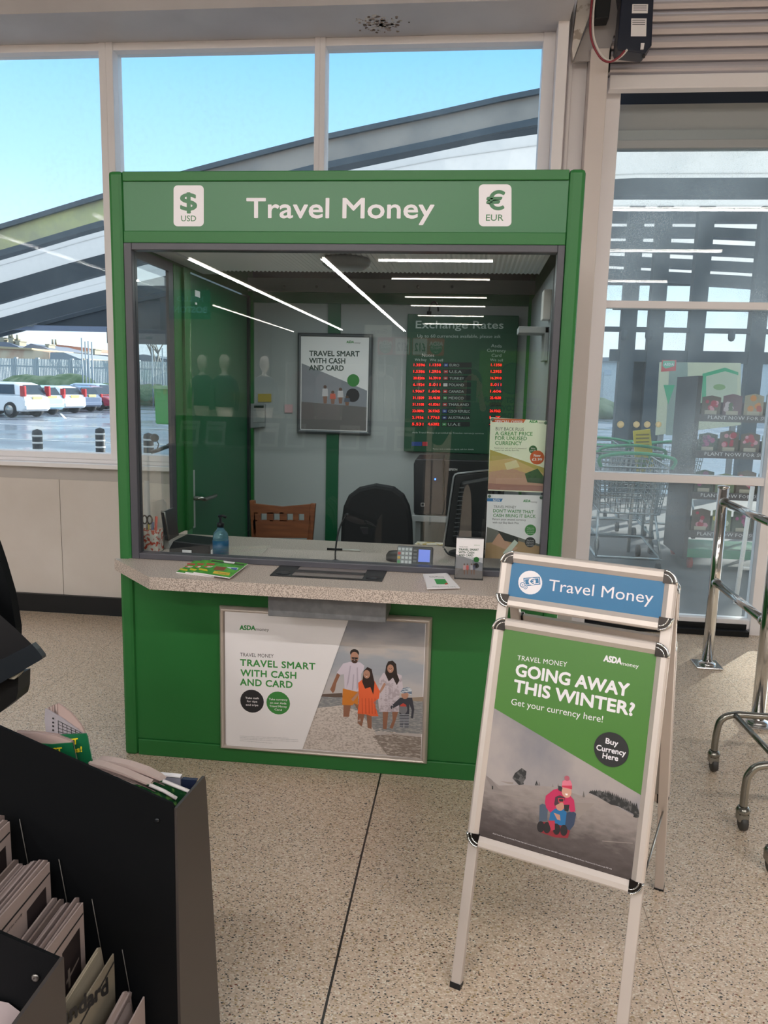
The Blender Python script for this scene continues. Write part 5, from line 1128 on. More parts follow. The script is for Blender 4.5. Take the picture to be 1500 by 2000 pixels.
MB().prism(px_([(69, 746), (74, 740), (81, 740), (83, 747)], 51), (0, .8, 0), mat('e04a44', 0.6)).build('salt_bin', label='small red bin on the hedge bank behind the cars', cat='bin')
# recycling banks outside, seen through the side glass
t = thing('recycling_bin', 'bright green recycling container seen through the booth side glass', 'container', at(325, 835, Y=14))
MB().prism(px_([(300, 758), (345, 760), (345, 830), (303, 828)], 14.2), (0, 1.4, 0), mat('5fc46a', 0.5)).build('body', t, bevel=.03)
MB().prism(px_([(298, 753), (345, 755), (345, 761), (298, 759)], 14.1), (0, 1.6, 0), mat('b7dca8', 0.5)).build('lid', t)

# entrance lobby beyond the dusty glass
def trolley(x, y, lab, first=None):
    if first: return dup(first, (x, y, 0), None, lab)
    t = thing('shopping_trolley', lab, 'trolley', (x, y, 0), 0, 'nested shopping trolleys')
    WR = mat('9aa2a4', 0.25, 0.9); GH = mat('2f9a6c', 0.4)
    x0, x1, y0, y1 = x-.30, x+.30, y-.45, y+.45
    mb = MB()
    for k in range(10):
        f = k/9; z = .55+.42*f; xo = .04*(1-f); mb.tube([(x0+xo, y0+.1*(1-f), z), (x1-xo, y0+.1*(1-f), z), (x1-xo, y1, z+.05), (x0+xo, y1, z+.05)], 0.004 if k not in (0, 9) else 0.009, WR, 4, closed=True)
    for k in range(13):
        u = k/12
        for yy_ in (y0, y1): mb.tube([(x0+.04+(x1-x0-.08)*u, yy_+(.1 if yy_ == y0 else 0), .55), (x0+(x1-x0)*u, yy_, .99)], 0.004, WR, 4)
        for xx in (x0, x1): mb.tube([(xx+(.04 if xx == x0 else -.04), y0+.1+(y1-y0-.1)*u, .55), (xx, y0+(y1-y0)*u, .99)], 0.004, WR, 4)
    mb.build('basket', t)
    MB().tube([(x0-.03, y1+.02, .93), (x0-.03, y1+.12, 1.02), (x1+.03, y1+.12, 1.02), (x1+.03, y1+.02, .93)], 0.017, GH, 8).build('handle', t)
    MB().tube(spl([(x0, y0-.02, .97), (x0, y0-.05, 1.06), (x, y0-.06, 1.10), (x1, y0-.05, 1.06), (x1, y0-.02, .97)]), 0.016, GH, 8).build('front_bumper', t)
    MB().tube([(x0+.02, y0+.02, .16), (x1-.02, y0+.02, .16), (x1, y1, .2), (x0, y1, .2)], 0.014, WR, 6, closed=True).tube([(x0, y1, .2), (x0, y1, .93)], .013, WR, 6).tube([(x1, y1, .2), (x1, y1, .93)], .013, WR, 6).tube([(x0+.02, y0+.02, .16), (x0+.05, y0+.25, .56)], .012, WR, 6).tube([(x1-.02, y0+.02, .16), (x1-.05, y0+.25, .56)], .012, WR, 6).build('chassis', t)
    for xx in (x0+.03, x1-.03):
        for yy_ in (y0+.04, y1-.02): MB().lathe([(.001, -.015), (.06, -.015), (.06, .015), (.001, .015)], mat('2c2c2e', .6), 14, M=Matrix.Translation((xx, yy_, .06)) @ Matrix.Rotation(math.pi/2, 4, 'Y')).build('wheel', t)
    return t
f = trolley(1.45, 7.35, 'shopping trolley with green bumper nearest the post, beyond the dusty glass')
trolley(1.62, 8.4, 'shopping trolley behind the nearest one, beyond the glass', f); trolley(2.30, 9.35, 'shopping trolley beside the yellow sign', f); trolley(1.50, 9.6, 'shopping trolley furthest back of those by the yellow sign', f); trolley(3.9, 9.3, 'shopping trolley partly behind the flower display', f)
# yellow floor sign
q = at(1262, 900, Y=8.0); t = thing('yellow_sign', 'yellow notice board between the shopping trolleys', 'sign', (q.x, 8.0, 0))
MB().prism(px_([(1237, 842), (1270, 838), (1278, 920), (1243, 922)], 8.0), (0, .03, 0), mat('e8d23a', 0.5)).build('panel', t)
MB().box(q.x-.12, q.x-.09, 8.0, 8.03, 0, .85, STEEL).box(q.x+.09, q.x+.12, 8.0, 8.03, 0, .85, STEEL).build('leg', t)
p = Print(at(1250, 890, Y=7.998), (1, 0, 0), (0, 0, 1)); p.disc(1254, 904, 9, C('6a9a4a'), ry=1.4)
for k in range(4): p.poly([(1242, 848+k*7), (1268, 847+k*7), (1268, 850+k*7), (1242, 851+k*7)], C('9a8a3a'))
p.build('printed_art', t)
# painted hoarding with green house outline
q = at(1370, 800, Y=10.2); t = thing('hoarding', 'cream and grey-green board with a green house outline behind the flower display', 'board', (q.x, 10.2, 0))
MB().prism([at(1290, 707, Y=10.2), at(1447, 709, Y=10.2), at(1447, 830, Y=10.2), at(1282, 850, Y=10.2)], (0, .06, 0), mat('d9dcc0', 0.6)).build('panel', t)
for px in (1296, 1436): q = at(px, 800, Y=10.2); MB().box(q.x-.03, q.x+.03, 10.21, 10.27, 0, 1.4, GREYP).build('leg', t)
p = Print(at(1290, 850, Y=10.198), (1, 0, 0), (0, 0, 1))
p.poly([(1308, 707), (1343, 708), (1343, 850), (1300, 850)], C('9aaba2')); GL = C('59b98c')
p.poly([(1372, 730), (1416, 718), (1442, 727), (1442, 733), (1416, 725), (1379, 735), (1379, 790), (1370, 790)], GL)
p.poly([(1379, 735), (1416, 725), (1440, 732), (1440, 790), (1379, 790)], C('c9d2bc')); p.disc(1405, 756, 12, C('8fb07a'), ry=.5); p.poly([(1296, 752), (1318, 752), (1305, 790)], GL)
p.poly([(1293, 703), (1321, 703), (1320, 724), (1291, 726)], C('d86a6a')); p.poly([(1295, 705), (1318, 705), (1317, 715), (1300, 720), (1294, 715)], C('7fc9a8')); p.text('ASDA', 1297, 714, 1316, 714, 5, PRINTW, bold=.04, res=1)
p.build('printed_art', t)
# flower bulb display
YF = 7.3
t = thing('bulb_display', 'tall dark display stand of flower bulbs beyond the dusty glass', 'display stand', at(1400, 1080, Y=YF))
t.location.z = 0
SDM = mat('5d5558', 0.6); xL = at(1357, 900, Y=YF).x; xR = xL+1.15; zt = 1.78
MB().box(xL-.04, xL, YF-.02, YF+.7, .1, zt, mat('4a4648', 0.5)).build('upright', t); MB().box(xR, xR+.04, YF-.02, YF+.7, .1, zt-.1, mat('4a4648', 0.5)).build('upright', t)
sx_ = at(1330, 900, Y=YF+.95).x
MB().prism([(xL-.04, YF, .15), (xL-.04, YF, zt-.02), (sx_, YF+.9, zt-.06), (sx_, YF+.9, .15)], (.012, .01, 0), SDM).build('side_board', t)
p = Print((xL-.041, YF-.0005, .15), (sx_-xL+.04, .9, 0), (0, 0, 1)); 
rr = random.Random(9)
p.N = -p.N if p.N.dot(Vector((0, -1, 0))) < 0 and False else p.N
LW = math.hypot(sx_-xL+.04, .9)
pb = Print((sx_-.002, YF+.9, .15), (xL-.04-sx_, -.9, 0), (0, 0, 1))
for k in range(14): pb.disc(rr.uniform(.2, .7)*LW, rr.uniform(.15, .75), rr.uniform(.06, .13), C(rr.choice(('c9679a', 'd88ab0', 'b04a80', 'e0a8c4'))), px=False, n=9)
pb.text('GROW', .42*LW, 1.38, .82*LW, 1.38, .07, GREYP, px=False); pb.text('YOUR', .46*LW, 1.22, .82*LW, 1.22, .06, GREYP, px=False); pb.text('OWN', .5*LW, 1.08, .8*LW, 1.08, .06, GREYP, px=False)
pb.build('side_print', t)
MB().box(xL, xR, YF, YF+.7, .12, .16, mat('4f9a78', 0.5)).box(xL, xR, YF-.02, YF+.0, .12, .2, mat('4f9a78', 0.5)).build('base_frame', t)
for px in (xL+.05, xR-.05):
    for y in (YF+.05, YF+.65): MB().lathe([(.001, -.015), (.055, -.015), (.055, .015), (.001, .015)], mat('b8402e', .5), 14, M=Matrix.Translation((px, y, .058)) @ Matrix.Rotation(math.pi/2, 4, 'Y')).build('wheel', t)
shz = [1.43, 1.10, .72, .36]
rr = random.Random(21)
pals = [('7a3a6a', 'b04a86', '3c4a3a'), ('e8d35a', 'd9e0c8', '7f8f6a'), ('c23a52', 'e8a0b0', '6a5a4e'), ('d8c9d0', '4f6a4a', '7a5a66'), ('e89a4a', 'c9503a', 'b0a890')]
shelfname = ('top', 'second', 'third', 'lowest')
for s_i, z in enumerate(shz):
    sh = MB().box(xL, xR, YF+.02, YF+.6, z-.01, z, SDM).box(xL, xR, YF-.0, YF+.02, z-.055, z+.01, SDM).build('shelf', t)
    p = Print((xL, YF-.001, z-.05), (1, 0, 0), (0, 0, 1)); p.text('PLANT NOW FOR SUMMER COLOUR', .08, .018, .98, .018, .032, PRINTW, px=False, res=1); p.build('shelf_print', sh)
    for k in range(6):
        x = xL+.03+k*.185; w_ = .165; h_ = rr.uniform(.17, .23)
        bt = thing('bulb_pack', 'flower bulb pack number %s from the post on the %s shelf of the display' % (('one', 'two', 'three', 'four', 'five', 'six')[k], shelfname[s_i]), 'bulb pack', (x+w_/2, YF+.1, z), 0, 'flower bulb packs on the display')
        MB().box(x, x+w_, YF+.05, YF+.16, z+.001, z+h_*.6, mat(rr.choice(('9a7a4a', '5a6a4a', '6a4a5a', 'a89a7a')), 0.6)).build('box', bt)
        pal = rr.choice(pals); cm_ = MB().prism([(x, YF+.045, z+.002), (x+w_, YF+.045, z+.002), (x+w_, YF+.045, z+h_*.9), (x+w_*.5, YF+.045, z+h_), (x, YF+.045, z+h_*.9)], (0, .004, 0), C(pal[2])).build('card_front', bt)
        pp = Print((x, YF+.0445, z), (1, 0, 0), (0, 0, 1))
        for q_ in range(7): pp.disc(rr.uniform(.03, w_-.03), rr.uniform(.05, h_-.04), rr.uniform(.015, .03), C(rr.choice(pal[:2])), px=False, n=7)
        pp.poly([(.03, .01), (w_-.03, .01), (w_-.03, .045), (.03, .045)], C('d0c8b4'), px=False)
        pp.build('flower_print', bt)
# white easel leaning beyond the glass by the door post
q = at(1440, 1100, Y=6.2); t = thing('easel', 'white folding easel frame standing just beyond the glass by the door post', 'easel', (q.x, 6.2, 0))
MB().tube([at(1436, 1180, Y=6.1), at(1470, 950, Y=6.3)], .018, WHITE, 8).build('leg', t); MB().tube([at(1450, 1110, Y=6.2), at(1500, 1112, Y=6.2)], .014, WHITE, 8).build('cross_bar', t)
# safety dots on the glass
for i, px in enumerate((1192, 1212, 1264, 1285, 1212-40)):
    pass
dl = ('leftmost', 'second from the left', 'third from the left', 'rightmost')
for i, (px, r_) in enumerate(((1212, 7), (1243, 6.5), (1264, 6.5), (1286, 6))):
    q = at(px, 829, Y=5.36); q2 = at(px+r_, 829, Y=5.36)
    MB().lathe([(abs(q2.x-q.x), 0), (abs(q2.x-q.x), .001), (.001, .0012)], mat('f2f0cf', 0.5), 20, M=Matrix.Translation(q) @ Matrix.Rotation(math.pi/2, 4, 'X')).build('safety_dot', label='pale round safety dot on the entrance glass, %s' % dl[i], cat='sticker', group='safety dots on the entrance glass')
# ---------------------------------------------------------------- inside the booth
CZ = 0.874
def bxy(px, Y): return at(px, 1060, Y=Y).x
# hand sanitiser
Y = 3.10; x = bxy(431, Y); t = thing('sanitiser_bottle', 'clear pump bottle of hand gel with a blue label behind the glass', 'bottle', (x, Y, CZ))
LQ = mat('8fc4d2', 0.08, name='gel'); LQ.node_tree.nodes['Principled BSDF'].inputs['Transmission Weight'].default_value = 0.7
MB().lathe([(.001, 0), (.030, 0), (.033, .006), (.033, .085), (.029, .105), (.014, .122), (.012, .13), (.001, .13)], LQ, 22, c=(x, Y, CZ+.001)).build('bottle_body', t)
MB().lathe([(.0335, .012), (.0337, .012), (.0337, .075), (.0335, .075)], mat('1c5c84', 0.4), 22, c=(x, Y, CZ+.001)).build('label_sheet', t)
MB().lathe([(.014, .13), (.015, .13), (.015, .148), (.006, .15), (.006, .175), (.001, .175)], BLACK, 14, c=(x, Y, CZ+.001)).tube([(x-.008, Y, CZ+.176), (x+.012, Y-.002, CZ+.179), (x+.026, Y-.004, CZ+.173)], .006, BLACK, 8).build('pump', t)
# pen carton with scissors, ruler and papers
Y = 3.12; x0, x1 = bxy(274, Y), bxy(309, Y); zt = CZ+.10
t = thing('pen_carton', 'small printed carton of pens at the left end of the inner counter', 'carton', ((x0+x1)/2, Y, CZ))
CP = mat('e6dcd2', 0.6, noise=(60, 'c8503c', 0.52, 0.56))
MB().box(x0, x1, Y-.004, Y, CZ+.001, zt, CP).box(x0, x1, Y+.056, Y+.06, CZ+.001, zt, CP).box(x0, x0+.003, Y, Y+.06, CZ+.001, zt, CP).box(x1-.003, x1, Y, Y+.06, CZ+.001, zt, CP).box(x0, x1, Y, Y+.06, CZ+.001, CZ+.004, CP).build('carton_box', t)
for lab, col, dx, dz, h in (('yellow highlighter pen in the carton', 'e8c83a', .015, .01, .125), ('red marker pen in the carton', 'd2402e', .052, .02, .155), ('blue marker pen in the carton', '3a5a8a', .036, .0, .13)):
    MB().tube([(x0+dx, Y+.03, CZ+.006), (x0+dx+.012, Y+.025, CZ+h)], .006, mat(col, .4), 8).build('marker_pen', label=lab, cat='pen')
t = thing('scissors', 'black handled scissors standing in the pen carton', 'scissors', (x0+.025, Y+.02, CZ+.02))
for dx in (-.009, .014): MB().tube([(x0+.022+dx+.011*math.cos(a), Y+.02, CZ+.14+.018*math.sin(a)) for a in [math.pi*2*k/12 for k in range(12)]], .0035, BLACK, 6, closed=True).build('finger_ring', t)
MB().box(x0+.02, x0+.028, Y+.018, Y+.021, CZ+.01, CZ+.124, STEEL).build('blade', t)
xr = bxy(281, 3.16); MB().prism([(xr-.012, 3.19, CZ+.001), (xr+.018, 3.19, CZ+.001), (xr+.008, 3.21, CZ+.30), (xr-.014, 3.21, CZ+.30)], (0, .002, 0), mat('c9c9cc', .3)).build('ruler', label='long clear ruler leaning upright at the left of the inner counter', cat='ruler')
x0 = bxy(283, 3.22); x1 = bxy(330, 3.22); MB().prism([(x0, 3.23, CZ+.001), (x1, 3.22, CZ+.001), (x1-.02, 3.24, CZ+.20), (x1-.035, 3.25, CZ+.215), (x0-.01, 3.26, CZ+.19)], (0, .006, 0), mat('b9b4ae', .7)).build('paper_stack', label='grey card papers standing behind the pen carton', cat='paper')
# note counter / desk phone
Y = 3.13; x0, x1 = bxy(330, Y), bxy(410, Y)
t = thing('desk_machine', 'low black machine with upright silver-edged screen on the inner counter', 'machine', ((x0+x1)/2, Y, CZ))
MB().prism([(x0, Y, CZ+.001), (x1, Y, CZ+.001), (x1, Y, CZ+.045), (x0+.02, Y, CZ+.055), (x0, Y, CZ+.02)], (0, .16, 0), BLACK).build('housing', t, bevel=.004)
MB().box(bxy(356, Y), bxy(374, Y), Y-.002, Y, CZ+.006, CZ+.018, PRINTW).build('label_sheet', t)
xa = bxy(322, 3.2); MB().prism([(xa, 3.2, CZ+.04), (xa+.02, 3.2, CZ+.04), (xa-.0, 3.2, CZ+.17), (xa-.018, 3.2, CZ+.165)], (0, .12, 0), mat('3a3c3e', .3)).build('screen', t, bevel=.003)
MB().tube([(xa+.02, 3.198, CZ+.04), (xa+.002, 3.198, CZ+.165), (xa-.014, 3.198, CZ+.17)], .004, STEEL, 6).build('screen_edge', t)
MB().box(bxy(404, 3.14), bxy(420, 3.14), 3.14, 3.20, CZ+.001, CZ+.02, PRINTW).build('note_pad', label='small white note pad beside the gel bottle', cat='note pad')
# pen and gooseneck microphone
a = at(639, 1072, Z=CZ+.006); b = at(705, 1075, Z=CZ+.006)
t = thing('pen', 'black and clear ballpoint pen lying on the inner counter', 'pen', a)
MB().tube([a, a+(b-a)*.45], .005, BLACK, 8).build('cap', t); MB().tube([a+(b-a)*.45, a+(b-a)*.95, b], [.004, .004, .001], mat('c8c6c0', .2), 8).build('barrel', t)
t = thing('microphone', 'thin black gooseneck microphone rising behind the cash tray', 'microphone', at(655, 1092, Y=3.10)); t.location.z = CZ
q = at(655, 1095, Y=3.12); MB().tube(spl([(q.x, 3.12, CZ), (q.x, 3.12, CZ+.05), (q.x+.006, 3.13, CZ+.11), (q.x+.018, 3.15, CZ+.16), (q.x+.035, 3.16, CZ+.19)]), .0035, BLACK, 8).build('gooseneck', t)
MB().ball((q.x+.04, 3.162, CZ+.195), (.010, .008, .008), BLACK, 10, 6).build('microphone_head', t); MB().lathe([(.02, 0), (.02, .006), (.004, .012)], BLACK, 14, c=(q.x, 3.12, CZ)).build('base', t)
# card reader
Y = 3.07; x0, x1 = bxy(775, Y), bxy(846, Y); t = thing('card_reader', 'grey card payment terminal with blue screen behind the glass', 'card reader', ((x0+x1)/2, Y, CZ))
Rr = Matrix.Translation((x0, Y, CZ+.012)) @ Matrix.Rotation(math.radians(62), 4, 'X'); w_ = x1-x0
MB().box(0, w_, 0, .085, -.03, 0, mat('34363a', .4), M=Rr).build('housing', t, bevel=.006)
MB().box(.002, w_*.42, .006, .080, 0, .003, mat('8a8c90', .4), M=Rr).build('keypad_plate', t)
for r_ in range(4):
    for c_ in range(4):
        col = ('c23a34', 'd2a42e', '3a9a54')[r_-1] if c_ == 0 and r_ > 0 else 'd6d8da'
        MB().box(.004+c_*.0155, .015+c_*.0155, .062-r_*.018, .073-r_*.018, .003, .006, mat(col, .4), M=Rr).build('key', t, label={'c23a34': 'red key', 'd2a42e': 'yellow key', '3a9a54': 'green key'}.get(col))
MB().box(w_*.60, w_*.92, .018, .07, 0, .003, mat('6f86e8', .3, emit=.45, name='blue_screen'), M=Rr).build('screen', t)
for r_ in range(4): MB().box(w_*.46, w_*.55, .014+r_*.015, .023+r_*.015, 0, .004, mat('6a6c70', .4), M=Rr).build('side_key', t)
MB().box(x0+.02, x1-.02, Y+.02, Y+.09, CZ+.0005, CZ+.02, BLACK).build('base', t)
MB().lathe([(.045, 0), (.045, .02), (.035, .035), (.001, .04)], BLACK, 20, c=(bxy(775, 3.22), 3.22, CZ)).build('ink_pad', label='round black pad partly behind the card terminal', cat='pad')
# monitor, seen from behind
Y = 3.34; t = thing('monitor', 'black computer monitor seen from behind with pale edge, right end of counter', 'monitor', at(915, 1080, Y=Y)); t.location.z = CZ
q = [at(x, y, Y=Y) for x, y in ((866, 1068), (886, 932), (890, 926), (965, 918), (965, 1078))]
MB().prism(q, (0.02, .035, 0), BLACK).build('casing', t, bevel=.008)
MB().tube([at(x, y, Y=Y-.002) for x, y in ((866, 1070), (886, 932), (889, 927), (894, 925), (965, 917))], .0045, mat('9a9da0', .3, .4), 8).build('bezel_edge', t)
MB().prism([at(x, y, Y=Y-.001) for x, y in ((884, 1060), (900, 940), (960, 930), (960, 1070))], (0, -.03, 0), mat('0f1216', .4)).build('rear_cover', t, bevel=.012)
mb = MB()
for k in range(12):
    y_ = 952+k*8.5; xx = 897-k*1.15; mb.prism([at(xx, y_, Y=Y-.032), at(xx+10, y_-.4, Y=Y-.032), at(xx+10, y_+1.4, Y=Y-.032), at(xx, y_+1.8, Y=Y-.032)], (0, -.001, 0), mat('4a4e52', .5))
mb.build('vent_slots', t, kind='stuff')
c = at(915, 1085, Y=3.38); MB().lathe([(.09, 0), (.09, .008), (.02, .014), (.02, .06), (.001, .06)], BLACK, 20, c=(c.x, 3.40, CZ)).build('stand', t)
q = at(835, 1062, Z=CZ+.003); MB().prism([(q.x-.06, q.y-.03, CZ+.002), (q.x+.09, q.y-.02, CZ+.002), (q.x+.09, q.y+.03, CZ+.002), (q.x-.05, q.y+.03, CZ+.002)], (0, 0, .004), mat('b8a05a', .6, noise=(30, 'e0d8c8', .45, .5))).build('loose_papers', label='loose papers lying beside the monitor base', cat='paper')
MB().tube(spl([at(868, 1072, Y=3.3), at(876, 1082, Y=3.26), at(890, 1086, Y=3.24), at(900, 1090, Y=3.2)]), .004, BLACK, 6).build('monitor_cable', label='black cable trailing from the monitor foot', cat='cable')
# wooden chair
WD = mat('8a5232', .4, noise=(6, '74422a', .35, .65, (1, 1, 8)), name='chair_wood')
Y = 4.05; t = thing('wooden_chair', 'brown wooden chair with four square holes in its back, inside the booth', 'chair', (bxy(550, Y), Y+.2, 0))
def cp(x, y, Y_=Y): return at(x, y, Y=Y_)
zb, ztp = cp(550, 1050).z, cp(550, 984).z
hx = [500, 512, 524, 536.5, 549, 562, 574, 586, 600]
mb = MB(); ya, yb = Y, Y+.02
for a, b, z0_, z1_ in ((496, 606, 984, 1003), (494, 608, 1016, 1050)):
    mb.prism([cp(a, z0_+(0 if z0_ > 1000 else 0)), cp((a+b)/2, z0_+6 if z0_ < 1000 else z0_), cp(b, z0_+1), cp(b-2, z1_+1), cp(a+2, z1_)], (0, .02, 0), WD)
for a, b in ((496, 509), (521, 534), (546, 560), (572, 583), (594, 606)): mb.prism([cp(a, 1001), cp(b, 1001), cp(b, 1018), cp(a, 1018)], (0, .02, 0), WD)
mb.build('backrest', t)
for a in ((488, 978, 497, 1060), (607, 984, 604, 1060)):
    tp = cp(a[0]+4, a[1]); bt = cp(a[2], a[3]); MB().prism([tp+Vector((-.014, 0, 0)), tp+Vector((.014, 0, 0)), bt+Vector((.016, 0, 0)), Vector((bt.x+.016, Y, 0)), Vector((bt.x-.016, Y, 0)), bt+Vector((-.016, 0, 0))], (0, .03, 0), WD).build('back_leg', t, bevel=.003)
xl, xr_ = cp(500, 1060).x, cp(602, 1060).x
MB().box(xl, xr_, Y+.0, Y+.40, .42, .46, WD).build('seat', t, bevel=.006)
for x in (xl+.02, xr_-.02): MB().box(x-.016, x+.016, Y+.36, Y+.39, 0, .42, WD).build('front_leg', t)
# office chair
OC = mat('17181c', .75, name='chair_fabric'); Y = 3.85
t = thing('office_chair', 'black round-backed office chair behind the counter', 'chair', (bxy(735, Y), Y+.15, 0))
pts = [(664, 1075), (666, 1020), (670, 990), (680, 968), (700, 953), (733, 946), (768, 952), (788, 967), (799, 990), (804, 1020), (806, 1075)]
MB().prism([at(x, y, Y=Y) for x, y in pts], (0, .07, 0), OC).build('backrest', t, bevel=.02)
x = bxy(735, Y); MB().box(x-.24, x+.24, Y+.02, Y+.48, .44, .52, OC).build('seat', t, bevel=.02)
MB().lathe([(.03, .08), (.03, .44)], BLACK, 14, c=(x, Y+.25, 0)).build('gas_post', t)
for k in range(5):
    a = 2*math.pi*k/5+.3; l_ = MB().tube([(x, Y+.25, .10), (x+.27*math.cos(a), Y+.25+.27*math.sin(a), .07)], .016, BLACK, 8).build('leg', t)
    MB().ball((x+.27*math.cos(a), Y+.25+.27*math.sin(a), .03), .03, BLACK, 10, 6).build('castor', l_)
# printer on its shelf
Y = 4.3; q0 = at(812, 1005, Y=Y); q1 = at(990, 1000, Y=Y)
t = thing('printer_shelf', 'grey shelf unit carrying the black printer inside the booth', 'shelf', (q0.x+.3, Y, 0))
MB().box(q0.x-.02, 0.33, Y-.02, Y+.45, q0.z-.035, q0.z-.004, mat('b5b6b8', .5)).build('shelf_board', t); MB().box(q0.x, q0.x+.03, Y, Y+.42, 0, q0.z-.035, mat('9a9c9e', .5)).box(.29, .32, Y, Y+.42, 0, q0.z-.035, mat('9a9c9e', .5)).build('leg', t)
t = thing('printer', 'large black printer with a tiny blue light on the shelf', 'printer', (q0.x+.25, Y, q0.z))
zt = at(840, 895, Y=Y).z
MB().prism([at(808, 1004, Y=Y), at(808, 906, Y=Y), at(812, 896, Y=Y), at(866, 896, Y=Y), at(866, 1006, Y=Y)], (0, .3, 0), mat('2b2b30', .4)).build('left_housing', t, bevel=.008)
MB().prism([at(867, 1006, Y=Y), at(867, 897, Y=Y), at(985, 900, Y=Y), at(985, 1006, Y=Y)], (0, .35, 0), mat('16181b', .35)).build('main_housing', t, bevel=.008)
p = Print(at(870, 930, Y=Y-.002), (1, 0, 0), (0, 0, 1)); p.text('EPSON', 877, 919, 893, 919, 4, C('c8c8c8'), bold=.02, res=2); p.build('brand_lettering', t)
c = at(850, 936, Y=Y-.003); MB().ball((c.x, c.y, c.z), .005, mat('3a6aff', .3, emit=6, name='blue_led'), 8, 6).build('power_light', t, label='small blue power light')
p = Print(at(825, 990, Y=Y-.002), (1, 0, 0), (0, 0, 1)); p.poly([(822, 982), (829, 982), (829, 989), (822, 989)], C('b8b8b8')); p.poly([(823, 983), (828, 983), (828, 988), (823, 988)], C('2b2b30')); p.build('front_badge', t)
# wall fittings left of the poster
YB = 4.825
t = thing('alarm_keypad', 'grey alarm keypad on the back wall beside the booth door', 'keypad', at(506, 815, Y=YB))
MB().prism([at(x, y, Y=YB) for x, y in ((492, 788), (520, 788), (519, 834), (491, 836))], (0, -.03, 0), mat('8b9092', .5)).build('housing', t, bevel=.004)
MB().prism([at(x, y, Y=YB-.031) for x, y in ((496, 792), (515, 792), (515, 797), (496, 797))], (0, -.001, 0), mat('1d2e26', .3)).build('display', t)
MB().prism([at(x, y, Y=YB-.031) for x, y in ((495, 803), (517, 803), (517, 824), (495, 825))], (0, -.002, 0), mat('9a9fa0', .5)).build('keypad_flap', t)
MB().prism([at(x, y, Y=YB) for x, y in ((504, 769), (530, 769), (530, 785), (504, 785))], (0, -.002, 0), mat('b09a3e', .5)).build('warning_sticker', label='yellow sticker above the alarm keypad', cat='sticker')
MB().prism([at(x, y, Y=YB) for x, y in ((556, 790), (572, 790), (572, 806), (556, 806))], (0, -.002, 0), mat('c9a3a8', .6)).build('wall_note', label='small pink note on the back wall left of the framed poster', cat='note')

# ---------------------------------------------------------------- on the counter outside the glass
Y = 2.90; q0 = at(887, 1131, Z=CZ); q1 = at(943, 1135, Z=CZ); x0, x1 = q0.x, q1.x; Y = q0.y
t = thing('leaflet_holder', 'clear acrylic holder with travel money leaflets standing on the counter', 'leaflet holder', ((x0+x1)/2, Y, CZ))
ACR = glass('acrylic', 0.04, (0.9, 0.92, 0.93))
hz = at(900, 1036, Y=Y+.03).z
MB().box(x0, x1, Y+.030, Y+.033, CZ+.001, hz, ACR).box(x0, x1, Y-.003, Y, CZ+.001, CZ+.09, ACR).box(x0, x0+.002, Y, Y+.03, CZ+.001, CZ+.09, ACR).box(x1-.002, x1, Y, Y+.03, CZ+.001, CZ+.09, ACR).box(x0, x1, Y, Y+.03, CZ+.001, CZ+.004, ACR).build('acrylic_shell', t)
zl = at(900, 1052, Y=Y+.01).z
lf = thing('leaflet', 'white travel money leaflets filling the acrylic holder', 'leaflet', ((x0+x1)/2, Y+.015, CZ+.006))
MB().box(x0+.003, x1-.003, Y+.008, Y+.026, CZ+.005, zl, PRINTW).build('paper_stack', lf)
p = Print((x0+.003, Y+.0075, CZ+.005), (1, 0, 0), (0, 0, 1)); wv, hv = x1-x0-.006, zl-CZ-.005
p.poly([(0, 0), (wv, 0), (wv, hv*.40), (0, hv*.60)], C('9a9aa0'), px=False); p.poly([(0, 0), (wv, 0), (wv, hv*.2), (0, hv*.25)], C('857c78'), px=False)
G = C('3a5a48')
for s_, x1_, y in (('TRAVEL SMART', 935, 1075), ('WITH CASH', 926, 1080.5), ('AND CARD', 924, 1086)): p.text(s_, 896, y, x1_, y+1, 4, G, bold=.03, res=2)
p.text('TRAVEL MONEY', 897, 1069, 914, 1069.4, 2, INK, res=1); p.text('ASDAmoney', 926, 1065.5, 937, 1065.7, 1.6, GTXT, res=1)
p.disc(930.5, 1093, 5.5, C('3f8a42')); p.disc(930, 1105, 5.5, C('2c2b2e'))
for cx, c_ in ((907, 'd8a8a8'), (913, 'e0504a'), (921, 'c8c0c8'), (926, '6a6a80')): p.disc(cx, 1102, 1.6, C('6a4a3c')); p.poly([(cx-2.5, 1104), (cx+2.5, 1104), (cx+2.5, 1113), (cx-2.5, 1113)], C(c_)); p.poly([(cx-1.6, 1113), (cx+1.6, 1113), (cx+1, 1122), (cx-1, 1122)], C('8a6250'))
p.build('leaflet_print', lf)
# flat leaflets
def flat(nm, lab, cat, quad, z, th, m, group, art=None, edge=PRINTW):
    qs = [at(x, y, Z=z+th) for x, y in quad]; c = sum(qs, Vector())/4
    t = thing(nm, lab, cat, (c.x, c.y, z), 0, group)
    MB().prism([(v.x, v.y, z) for v in qs], (0, 0, th-.0004), edge).build('page_stack', t)
    p = Print((qs[3].x, qs[3].y, z+th), (qs[2]-qs[3]), (qs[0]-qs[3])-(qs[2]-qs[3]).normalized()*(qs[0]-qs[3]).dot((qs[2]-qs[3]).normalized()))
    p.poly(quad, m)
    if art: art(p)
    p.build('cover', t); return t
def la(p): p.poly([(848, 1131), (869, 1131), (876, 1141), (853, 1141)], C('2f9a4a')); p.text('Asda Money', 840, 1128, 868, 1128, 3, INK, res=1); p.poly([(868, 1140), (873, 1138), (875, 1141), (870, 1142)], C('c8402e')); p.text('travel money card', 845, 1146, 890, 1147, 2.2, GREYP, res=1)
